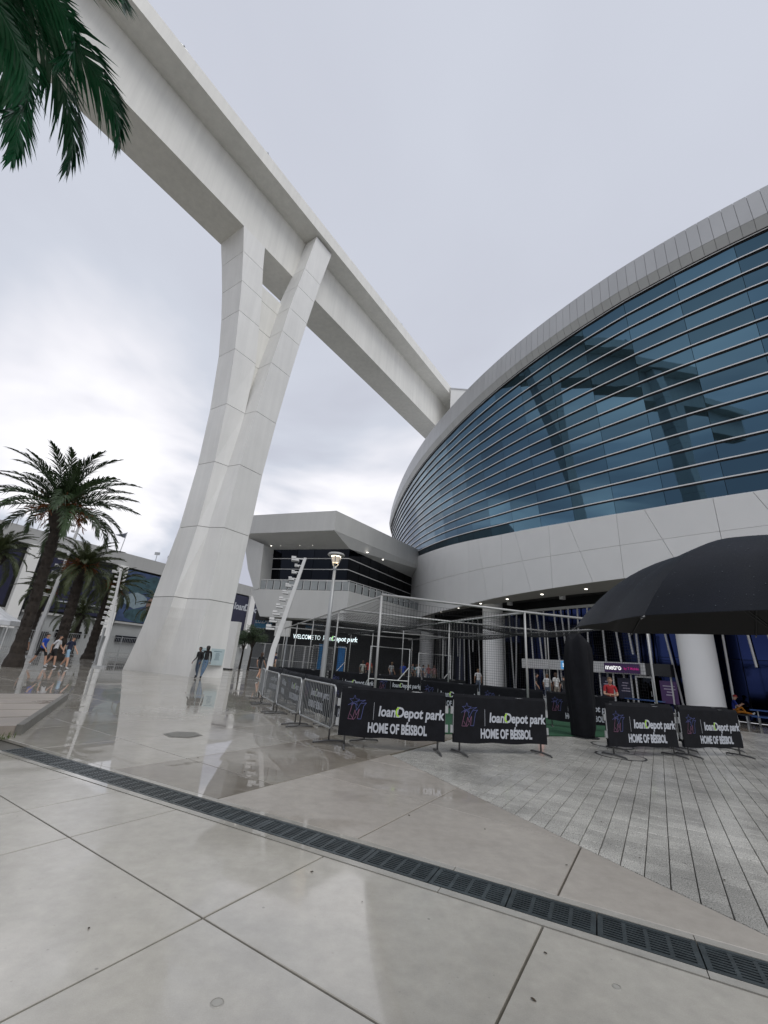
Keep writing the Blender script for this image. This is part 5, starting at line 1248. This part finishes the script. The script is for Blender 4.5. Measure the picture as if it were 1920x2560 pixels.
# benches at right
M_bl = mat('blue_coated_metal', (0.02, 0.07, 0.22), 0.4, var=0.1)
for k, (x, y, rz, lb) in enumerate(((20.3, 22.6, R(-38), 'blue picnic table at the right edge beyond the barriers'), (15.3, 25.0, R(-52), 'blue picnic table behind the rightmost barriers by the shop'))):
    o_ = empty('picnic_table', (x, y, 0), rz); tag(o_, lb, 'picnic table', 'blue picnic tables')
    MB().box((0, 0, 0.74), (1.8, 0.75, 0.05)).build('tabletop', M_bl, o_)
    for s_ in (-1, 1):
        MB().box((0, s_ * 0.68, 0.45), (1.8, 0.28, 0.04)).build('seat', M_bl, o_)
        mb = MB(); mb.tube([(s_ * 0.6, -0.7, 0.43), (s_ * 0.6, -0.45, 0.03), (s_ * 0.6, 0.45, 0.03), (s_ * 0.6, 0.7, 0.43)], 0.03, 6); mb.tube([(s_ * 0.6, 0, 0.05), (s_ * 0.6, 0, 0.72)], 0.03, 6); mb.build('leg', M_steel, o_)
# tent at left
tn_ = empty('canopy_tent', (-26.5, 29.5, 0), R(25)); tag(tn_, 'white peaked canopy tent at the left edge behind the palm', 'tent')
w_ = 2.2; rows = [[(-w_, -w_, 2.4), (0, -w_, 2.45), (w_, -w_, 2.4), (w_, 0, 2.45), (w_, w_, 2.4), (0, w_, 2.45), (-w_, w_, 2.4), (-w_, 0, 2.45)]]
for k in (0.75, 0.5, 0.3, 0.12, 0.02): rows.append([(p[0] * k, p[1] * k, 2.42 + (1 - k) ** 1.6 * 1.5) for p in rows[0]])
mb = MB(); mb.grid([[(p[0], p[1], p[2] - .28) for p in rows[0]]] + rows, 0, True); mb.build('canopy', mat('tent_white', (0.72, 0.73, 0.74), 0.6), tn_)
for sx in (-1, 1):
    for sy in (-1, 1):
        mb = MB(); mb.tube([(sx * (w_ - .05), sy * (w_ - .05), 0), (sx * (w_ - .05), sy * (w_ - .05), 2.4)], 0.035, 6); mb.build('leg', M_whitem, tn_)
for k, (x, y, h_) in enumerate(((-21.5, 35.0, 2.6), (-18.9, 40.5, 3.2))):
    mb = MB(); mb.tube([(0, 0, 0), (0, 0, h_)], 0.09 if k == 0 else 0.05, 8); mb.lathe([(0.0, h_ + .05), (0.1, h_ + .02), (0.1, h_)], 8); mb.box((0, 0, 0.02), (0.3, 0.3, 0.04)); o = mb.build('slim_post', M_steel, None, (x, y, 0)); tag(o, ('pale slim post between the two palms with orange stalks', 'thin pole left of the fin lamp near the pier')[k], 'post')
#SECTION_PEOPLE
# ------------------------------------------------------------------ people
M_hair = [mat('hair_dark', (0.012, 0.010, 0.009), 0.6), mat('hair_brown', (0.06, 0.03, 0.015), 0.6), mat('hair_fair', (0.16, 0.09, 0.04), 0.6)]
M_skins = [mat('skin_light', (0.50, 0.29, 0.20), 0.5, var=0.05), mat('skin_tan', (0.33, 0.18, 0.115), 0.5, var=0.05), mat('skin_brown', (0.14, 0.075, 0.05), 0.5, var=0.05)]
def cloth(name, rgb): return mat('cloth_' + name, rgb, 0.85, var=0.15, scale=8)
def body_mesh(name, pose):
    """One continuous skinned figure, facing -Y. pose: joint positions; materials 0 skin 1 top 2 legs 3 shoes."""
    J = pose['J']; V = []; Ed = []; Rr = []; ids = {}
    def v(n, p, r): ids[n] = len(V); V.append(p); Rr.append(r)
    def e(a, b): Ed.append((ids[a], ids[b]))
    w = pose.get('w', 1.0)
    v('pel', J['pel'], (0.15 * w, 0.115 * w)); v('waist', J['waist'], (0.135 * w, 0.10 * w)); v('chest', J['chest'], (0.165 * w, 0.115 * w)); v('clav', J['clav'], (0.10, 0.075))
    v('neck', J['neck'], (0.052, 0.055)); v('jaw', J['jaw'], (0.066, 0.078)); v('head', J['head'], (0.079, 0.096)); v('crown', J['crown'], (0.052, 0.062))
    for a, b in (('pel', 'waist'), ('waist', 'chest'), ('chest', 'clav'), ('clav', 'neck'), ('neck', 'jaw'), ('jaw', 'head'), ('head', 'crown')): e(a, b)
    for s in 'LR':
        v('sh' + s, J['sh' + s], (0.062, 0.062)); v('el' + s, J['el' + s], (0.042, 0.042)); v('wr' + s, J['wr' + s], (0.028, 0.028)); v('ha' + s, J['ha' + s], (0.036, 0.022))
        e('clav', 'sh' + s); e('sh' + s, 'el' + s); e('el' + s, 'wr' + s); e('wr' + s, 'ha' + s)
        v('hi' + s, J['hi' + s], (0.092 * w, 0.095 * w)); v('kn' + s, J['kn' + s], (0.06, 0.062)); v('ca' + s, tuple(J['kn' + s][i] * .65 + J['an' + s][i] * .35 for i in range(3)), (0.056, 0.058)); v('an' + s, J['an' + s], (0.038, 0.042)); v('to' + s, J['to' + s], (0.042, 0.03))
        e('pel', 'hi' + s); e('hi' + s, 'kn' + s); e('kn' + s, 'ca' + s); e('ca' + s, 'an' + s); e('an' + s, 'to' + s)
    me = bpy.data.meshes.new(name); me.from_pydata(V, Ed, [])
    ob = bpy.data.objects.new(name, me); col.objects.link(ob)
    sk = ob.modifiers.new('s', 'SKIN'); sk.use_smooth_shade = True; sk.branch_smoothing = 0.6
    if not me.skin_vertices: 
        bpy.context.view_layer.objects.active = ob
    sv = me.skin_vertices[0].data if me.skin_vertices else None
    for i, r in enumerate(Rr): sv[i].radius = r
    sv[0].use_root = True
    ss = ob.modifiers.new('u', 'SUBSURF'); ss.levels = 2; ss.render_levels = 2
    dg = bpy.context.evaluated_depsgraph_get(); dg.update()
    out = bpy.data.meshes.new_from_object(ob.evaluated_get(dg)); out.name = name
    bpy.data.objects.remove(ob); bpy.data.meshes.remove(me)
    # fingers and nose
    mb = MB()
    for s in 'LR':
        h = Vector(J['ha' + s]); d = (h - Vector(J['wr' + s])).normalized(); sd_ = d.cross(Vector((0, 1, 0)))
        if sd_.length < .2: sd_ = d.cross(Vector((1, 0, 0)))
        sd_.normalize(); cu = d.cross(sd_)
        for k, l_ in enumerate((0.07, 0.08, 0.075, 0.058)):
            b_ = h + sd_ * (-0.027 + 0.018 * k) + d * 0.01; mb.tube([b_, b_ + d * l_ * .55 + cu * .005, b_ + d * l_ * .9 + cu * 0.025], [0.0095, 0.0085, 0.006], 6)
        b_ = h - sd_ * 0.03 - d * 0.03; mb.tube([b_, b_ - sd_ * 0.03 + d * 0.03, b_ - sd_ * 0.03 + d * 0.06], [0.011, 0.010, 0.007], 6)
    hd = Vector(J['head']); f = Vector(J.get('face', (0, -1, 0)))
    mb.tube([hd + f * 0.085 + Vector((0, 0, .015)), hd + f * 0.108 + Vector((0, 0, -.03)), hd + f * 0.085 + Vector((0, 0, -.04))], [0.006, 0.013, 0.008], 6)
    for s_ in (-1, 1):
        r_ = f.cross(Vector((0, 0, 1))) * s_; mb.tube([hd + r_ * 0.075, hd + r_ * 0.092 + Vector((0, 0, .012)), hd + r_ * .075 + Vector((0, 0, -.035))], [0.012, 0.016, 0.009], 5)
    ext = mb.mesh('x', [None])
    v0 = [tuple(q.co) for q in out.vertices]; f0 = [tuple(p.vertices) for p in out.polygons]
    segs = []
    def seg(a, b, m_): segs.append((Vector(J[a]), Vector(J[b]), m_))
    seg('neck', 'crown', 0); seg('pel', 'waist', 1); seg('waist', 'clav', 1)
    for s in 'LR':
        seg('clav', 'sh' + s, 1); seg('sh' + s, 'el' + s, 10); seg('el' + s, 'wr' + s, pose.get('fore', 0)); seg('wr' + s, 'ha' + s, 0)
        seg('pel', 'hi' + s, 2); seg('hi' + s, 'kn' + s, 20); seg('kn' + s, 'an' + s, 21); seg('an' + s, 'to' + s, 3)
    mi = []
    zp = J['pel'][2]
    for p in out.polygons:
        c_ = p.center; best = None
        for a, b, m_ in segs:
            d = b - a; k = max(0, min(1, (c_ - a).dot(d) / d.length_squared)); q = (c_ - a - d * k).length
            if best is None or q < best[0]: best = (q, m_, k)
        m_, k = best[1], best[2]
        if m_ == 10: m_ = 1 if (pose.get('fore', 0) == 1 or k < 0.62) else 0
        elif m_ == 20: m_ = 2 if k < pose.get('hem', 1.1) else 0
        elif m_ == 21: m_ = (2 if pose.get('hem', 1.1) > 1 else 0) if k < 0.9 else 3
        elif m_ == 1 and c_.z < zp - 0.0: m_ = 2
        mi.append(m_)
    n = len(v0); v0 += [tuple(q.co) for q in ext.vertices]; f0 += [tuple(n + i for i in p.vertices) for p in ext.polygons]; mi += [0] * len(ext.polygons)
    res = bpy.data.meshes.new(name); res.from_pydata(v0, [], f0)
    for k in range(4): res.materials.append(M_skins[0])
    res.polygons.foreach_set('material_index', mi); res.polygons.foreach_set('use_smooth', [True] * len(f0)); res.update()
    bpy.data.meshes.remove(out); bpy.data.meshes.remove(ext)
    return res
def stand(stride=0.0, armsw=0.0, lean=0.0, cross=False, w=1.0, fore=0, hem=1.1, elb=0.12, head_down=0.0):
    J = {}
    def y(z): return -lean * max(0, z - 0.9)
    J['pel'] = (0, 0, 0.96); J['waist'] = (0, y(1.14), 1.14); J['chest'] = (0, y(1.32), 1.32); J['clav'] = (0, y(1.45), 1.45); J['neck'] = (0, y(1.52) - .01, 1.52)
    hd = -head_down
    J['jaw'] = (0, y(1.58) - .03 + hd * .3, 1.575); J['head'] = (0, y(1.66) - .03 + hd * .8, 1.655 - head_down * .25); J['crown'] = (0, y(1.74) - .015 + hd, 1.735 - head_down * .4)
    for s, sg in (('L', 1), ('R', -1)):
        st = stride * sg
        J['hi' + s] = (0.095 * sg, -0.15 * st, 0.88); J['kn' + s] = (0.10 * sg, -0.28 * st - 0.03, 0.50); J['an' + s] = (0.095 * sg, -0.42 * st + (0.10 if st < 0 else 0), 0.085 + (0.07 if st < -.1 else 0))
        if cross and s == 'L': J['kn' + s] = (0.02, -0.06, 0.5); J['an' + s] = (-0.12, -0.05, 0.085)
        J['to' + s] = (J['an' + s][0], J['an' + s][1] - 0.15, max(0.035, J['an' + s][2] - 0.05))
        sw = armsw * -sg
        J['sh' + s] = (0.185 * sg, y(1.42), 1.425); J['el' + s] = (0.24 * sg, y(1.15) - 0.18 * sw + 0.04, 1.15); J['wr' + s] = (0.245 * sg, y(.9) - 0.34 * sw - elb, 0.92); J['ha' + s] = (0.24 * sg, y(.85) - 0.37 * sw - elb - .02, 0.85)
    return {'J': J, 'w': w, 'fore': fore, 'hem': hem}
PS = {
 'walk_shorts': stand(0.75, 0.7, 0.06, hem=0.78), 'walk_shorts2': stand(-0.6, -0.6, 0.1, hem=0.72, w=1.05), 'walk_dress': stand(0.5, 0.4, 0.03, hem=0.45, w=0.92),
 'lean_long': stand(0.12, 0.1, 0.05, fore=1, head_down=0.02, elb=0.18), 'cross_long': stand(0.0, 0.0, 0.03, cross=True, fore=1, elb=0.2, head_down=0.03),
 'stand': stand(0.08, 0.12, 0.0, hem=1.1), 'stand_arms': stand(0.05, 0.0, 0.08, hem=1.1, elb=0.24),
}
ra = stand(0.05, 0.0, 0.14, elb=0.3, w=1.1)                       # arms folded on a rail
ra['J']['elL'] = (0.24, -.12, 1.13); ra['J']['wrL'] = (0.02, -.30, 1.12); ra['J']['haL'] = (-0.06, -.31, 1.12)
ra['J']['elR'] = (-0.24, -.12, 1.13); ra['J']['wrR'] = (-0.02, -.33, 1.14); ra['J']['haR'] = (0.06, -.35, 1.15)
PS['rail'] = ra
st_ = stand(0, 0, 0.25)                                            # seated on the ground, leaning forward
JS = st_['J']
for k in list(JS): JS[k] = (JS[k][0], JS[k][1], JS[k][2] - 0.78)
for s, sg in (('L', 1), ('R', -1)):
    JS['hi' + s] = (0.10 * sg, -0.06, 0.12); JS['kn' + s] = (0.13 * sg, -0.42, 0.38 if sg > 0 else 0.14); JS['an' + s] = (0.12 * sg, -0.62 if sg > 0 else -0.85, 0.08); JS['to' + s] = (0.12 * sg, (-0.78 if sg > 0 else -0.93), 0.05 if sg > 0 else 0.17)
    JS['el' + s] = (0.25 * sg, -0.25, 0.38); JS['wr' + s] = (0.12 * sg, -0.42, 0.5); JS['ha' + s] = (0.09 * sg, -0.48, 0.53)
PS['seated'] = st_
uh = stand(0.06, 0.05, 0.0, fore=1)                                # holding an umbrella up with the left hand
uh['J']['elL'] = (0.30, -0.12, 1.12); uh['J']['wrL'] = (0.285, -0.225, 1.13); uh['J']['haL'] = (0.28, -0.275, 1.14)
PS['umbrella'] = uh
PME = {k: body_mesh('body', p) for k, p in PS.items()}
def hair_mesh(kind):
    mb = MB(); rows = []
    n = 14
    for i, (z, r) in enumerate(((-0.06 if kind == 'short' else -0.30, 0.080 if kind == 'short' else 0.075), (0.0, 0.094), (0.05, 0.092), (0.085, 0.072), (0.105, 0.03))):
        rows.append([((r if i > 0 or kind == 'short' else r * .9) * math.cos(a) * .93, (r * 1.08) * math.sin(a) + 0.018 if math.sin(a) > -0.25 or z > 0.045 else 0.0, z) for a in [2 * math.pi * k / n for k in range(n)]])
    if kind == 'hood':
        rows = [[(r * math.cos(a), r * 1.08 * math.sin(a) + 0.005, z) for a in [2 * math.pi * k / n for k in range(n)]] for z, r in ((-0.14, 0.085), (-0.06, 0.10), (0.02, 0.108), (0.08, 0.095), (0.115, 0.04))]
    mb.grid(rows, 0, True); mb.poly(rows[-1])
    if kind == 'cap':
        mb = MB(); rows = [[(r * math.cos(a), r * 1.1 * math.sin(a), z) for a in [2 * math.pi * k / n for k in range(n)]] for z, r in ((0.005, 0.098), (0.05, 0.095), (0.09, 0.07), (0.108, 0.02))]
        mb.grid(rows, 0, True); mb.poly(rows[-1]); mb.poly([(-.07, -.08, .012), (.07, -.08, .012), (.055, -.18, .0), (-.055, -.18, .0)]); mb.poly([(-.07, -.08, .004), (-.055, -.18, -.008), (.055, -.18, -.008), (.07, -.08, .004)])
    return mb
HME = {k: hair_mesh(k) for k in ('short', 'long', 'hood', 'cap')}
HMESH = {k: m_.mesh('hair', [M_hair[0]], True) for k, m_ in HME.items()}
def person(x, y, face, pose, label, top, legs, shoes=(0.6, 0.6, 0.6), skin=0, hair='short', hcol=0, s=1.0, group=None, z=0.0):
    """face: heading in degrees, 0 looks towards the camera (-Y), 90 to the right of the picture."""
    o_ = empty('person', (x, y, z), R(face)); tag(o_, label, 'person', group)
    b_ = link('body', PME[pose], o_, scale=(s, s, s))
    ms = [M_skins[skin], cloth('%.2f_%.2f_%.2f' % top, top), cloth('%.2f_%.2f_%.2f' % legs, legs), cloth('%.2f_%.2f_%.2f' % shoes, shoes)]
    for k in range(4): b_.material_slots[k].link = 'OBJECT'; b_.material_slots[k].material = ms[k]
    hd = PS[pose]['J']['head']
    h_ = link('hair' if hair in ('short', 'long') else ('hood' if hair == 'hood' else 'cap'), HMESH[hair], o_, (hd[0] * s, hd[1] * s, (hd[2] + 0.0) * s), scale=(s, s, s))
    h_.material_slots[0].link = 'OBJECT'; h_.material_slots[0].material = hcol if not isinstance(hcol, int) else M_hair[hcol]
    return o_
BLK, NVY, WHT, JEAN = (0.012, 0.012, 0.013), (0.015, 0.02, 0.05), (0.6, 0.6, 0.6), (0.12, 0.19, 0.28)
def at(px, py): g = GP(px, py); return g.x, g.y
x, y = at(92, 1667); person(x, y, 90, 'walk_shorts', 'walker in a bright blue shirt and black shorts beside the tallest palm', (0.015, 0.07, 0.42), BLK, (0.5, 0.5, 0.5), 0, 'short', 0, 1.02)
person(x + 0.35, y + 0.5, 95, 'walk_shorts2', 'walker in white half hidden behind the blue-shirted one', (0.6, 0.6, 0.62), BLK, (0.6, 0.6, 0.6), 0, 'short', 0, 1.0)
x, y = at(158, 1672); person(x, y, 80, 'walk_shorts2', 'walker in a navy shirt and light blue shorts with a cap', NVY, (0.25, 0.38, 0.5), (0.5, 0.5, 0.5), 0, 'cap', M_hair[0], 1.0)
x, y = at(3, 1660); person(x - 0.3, y + 1.5, 60, 'stand', 'person in pale clothes cut by the left frame edge', (0.35, 0.38, 0.38), (0.08, 0.08, 0.09), (0.05, 0.05, 0.05), 1, 'short', 0)
x, y, _ = tn(15.40, -23.30, 0); person(x, y, -25, 'lean_long', 'person in a black hoodie and dark jeans at the pier notice', BLK, (0.06, 0.085, 0.12), BLK, 2, 'short', 0, 0.98)
x, y, _ = tn(15.72, -23.12, 0); person(x, y, 20, 'cross_long', 'person in black with pale jeans and crossed legs at the pier notice', BLK, JEAN, BLK, 2, 'hood', M_hair[0], 1.03)
x, y = at(645, 1700); person(x, y, 155, 'walk_dress', 'walker with long brown hair in a short black dress near the gates', BLK, BLK, WHT, 0, 'long', 1, 0.96)
x, y = at(664, 1697); person(x + 0.25, y + 0.5, 155, 'walk_shorts2', 'walker in a navy shirt and tan shorts beside the black dress', NVY, (0.3, 0.24, 0.17), (0.1, 0.1, 0.1), 0, 'cap', M_hair[0], 1.02)
x, y = GP(1507, 1780).x, GP(1507, 1780).y; person(9.15, 17.1, -10, 'rail', 'person in a red and grey shirt leaning on a barrier', (0.35, 0.02, 0.025), (0.05, 0.05, 0.06), BLK, 0, 'short', 2, 0.98)
sp2 = sp(217.4, 62.95, 0)
mb = MB(); mb.box((0, 0, 0.40), (1.5, 0.5, 0.06)); o_ = empty('low_bench', (sp2.x, sp2.y, 0), R(-50)); tag(o_, 'low dark bench beside the right column', 'bench'); mb.build('seat', M_char, o_)
for q_ in (-0.6, 0.6): MB().box((q_, 0, 0.185), (0.08, 0.42, 0.37)).build('leg', M_steel, o_)
person(sp2.x, sp2.y, 60, 'seated', 'seated person in a blue jersey and orange trousers by the right column', (0.015, 0.03, 0.22), (0.45, 0.16, 0.01), WHT, 0, 'cap', cloth('red_cap', (0.3, 0.03, 0.03)), 1.0, None, 0.40)
crowd = [(1340, 60, (0.015, 0.015, 0.016), 31, 'in black left of the two white shirts'), (1366, 150, (0.6, 0.6, 0.6), 30, 'in white at the left of the pair by the shop'), (1388, 200, (0.62, 0.62, 0.6), 29.5, 'in white at the right of the pair by the shop'), (1408, 170, (0.02, 0.02, 0.02), 30, 'in black right of the white pair'), (1425, 190, (0.35, 0.33, 0.3), 30.5, 'in beige next to the black wrapped post'),
         (906, 20, (0.45, 0.44, 0.4), 34, 'in a cream shirt nearest the upright blue banners'), (922, 170, (0.42, 0.05, 0.03), 35, 'in a red shirt behind the cage screens'), (978, 30, (0.4, 0.4, 0.4), 37, 'in grey behind the cage middle'), (1008, 180, (0.02, 0.06, 0.35), 36, 'in a blue jersey left of the netted column'), (1022, 140, (0.015, 0.015, 0.02), 37, 'in black next to the blue jersey'), (1046, 160, (0.65, 0.65, 0.65), 38, 'in a white shirt in the entrance crowd'),
         (1040, 20, (0.1, 0.25, 0.3), 41, 'in teal at the back of the entrance crowd'), (1058, 90, (0.08, 0.14, 0.2), 40, 'in slate blue in the entrance crowd'), (1072, 200, (0.3, 0.1, 0.1), 41, 'in dark red in the entrance crowd'), (1086, 30, (0.35, 0.2, 0.2), 42, 'in pink right in the entrance crowd'), (1030, 110, (0.2, 0.22, 0.25), 43, 'in pale grey far back in the entrance crowd'), (1195, 170, (0.5, 0.5, 0.5), 33, 'in pale grey just right of the netted column')]
for k, (px, fc, tp, dist, lb) in enumerate(crowd):
    r = F_ + CR * ((px - 960) / 1041) - CU * ((1670 - 1280) / 1041); h_ = math.hypot(r.x, r.y)
    person(r.x / h_ * dist, r.y / h_ * dist, fc, ('stand', 'stand_arms')[k % 2], 'person ' + lb, tp, ((0.03, 0.03, 0.04), (0.08, 0.1, 0.14), (0.2, 0.18, 0.15))[k % 3], (0.1, 0.1, 0.1), k % 3, ('short', 'short', 'long', 'cap')[k % 4], (k * 2) % 3, random.uniform(0.94, 1.04), 'visitors under the stadium')
person(1.485, 0.83, 180, 'umbrella', 'person in dark clothes standing under the black umbrella', (0.02, 0.02, 0.025), (0.03, 0.03, 0.04), BLK, 0, 'short', 0, 1.0)
# ------------------------------------------------------------------ umbrella held at the right edge
um = empty('umbrella', (1.168, 1.104, 1.779)); tag(um, 'open black umbrella beaded with rain at the right edge', 'umbrella')
ax_ = Vector((-0.056, -0.021, 1)).normalized(); uu = Vector((0, 1, 0)).cross(ax_).normalized(); vv = ax_.cross(uu)
UR, UH, USP = 0.59, 0.228, -0.51
def upt(rho, th, lift=0.0):
    m_ = abs(((th - USP + math.pi / 8) % (math.pi / 4)) - math.pi / 8) / (math.pi / 8)     # 0 on a rib, 1 mid-panel
    rr = UR * rho * (1 - 0.10 * m_ * rho)
    return uu * (rr * math.cos(th)) + vv * (rr * math.sin(th)) + ax_ * (UH * (1 - rho ** 3.235) - 0.012 * math.sin(math.pi * rho) * m_ + lift)
M_umb = mat('wet_black_nylon', (0.0048, 0.0066, 0.0115), 0.5, var=0.3, scale=9, bump=0.12, bscale=500, spec=0.16)
M_umi = mat('umbrella_lining', (0.008, 0.008, 0.009), 0.8)
NA = 96
for s8 in range(8):
    mb = MB(); t0 = USP + s8 * math.pi / 4; rows = []
    for i in range(17):
        rows.append([upt(0.02 + 0.98 * i / 16, t0 + (math.pi / 4) * min(0.9999, max(0.0001, j / 10))) for j in range(11)])
    mb.grid(rows[::-1], 0); mb.grid([[p - ax_ * 0.0012 for p in r_] for r_ in rows], 1); mb.build('canopy_panel', [M_umb, M_umi], um, smooth=True)
    mb = MB(); mb.tube([upt(r_, t0, -0.004) for r_ in (0.03, .2, .4, .6, .8, .92, 1.0)] + [upt(1.0, t0) + (uu * math.cos(t0) + vv * math.sin(t0)) * 0.012 - ax_ * 0.006], 0.0022, 5); rb = mb.build('rib', M_dark, um)
    mb = MB(); mb.tube([upt(1.0, t0, -0.002), upt(1.0, t0) + (uu * math.cos(t0) + vv * math.sin(t0)) * 0.011 - ax_ * 0.008], 0.0018, 6); mb.build('tip', mat('tip_grey', (0.2, 0.2, 0.2), 0.5), rb)
    mb = MB(); mb.tube([upt(0.5, t0, -0.006), -ax_ * 0.12], 0.002, 5); mb.build('stretcher', M_dark, um)
mb = MB(); mb.tube([ax_ * (UH + 0.05), -ax_ * 0.60], 0.006, 8); mb.build('shaft', M_steel, um)
mb = MB(); mb.tube([-ax_ * 0.58, -ax_ * 0.72], [0.015, 0.017], 10); mb.build('handle', M_dark, um)
mb = MB(); mb.tube([ax_ * (UH - 0.005), ax_ * (UH + 0.012)], 0.02, 10); mb.build('cap', M_dark, um)
mb = MB(); rnd = random.Random(9)
for k in range(1500):
    r_ = math.sqrt(rnd.uniform(0.02, 0.97)); th = rnd.uniform(2.2, 4.6); p = upt(r_, th); s_ = rnd.choice((0.0004, 0.0005, 0.0006, 0.0008, 0.0014))
    n_ = ax_; a = uu * s_; b = vv * s_; tp = p + ax_ * s_ * 0.7
    q = [p + a, p + b, p - a, p - b]
    for i in range(4): mb.poly([q[i], q[(i + 1) % 4], tp])
p_ = mb.build('raindrops', mat('water_drop', (0.16, 0.18, 0.2), 0.1, var=0, spec=0.9), um, smooth=True); p_['kind'] = 'stuff'
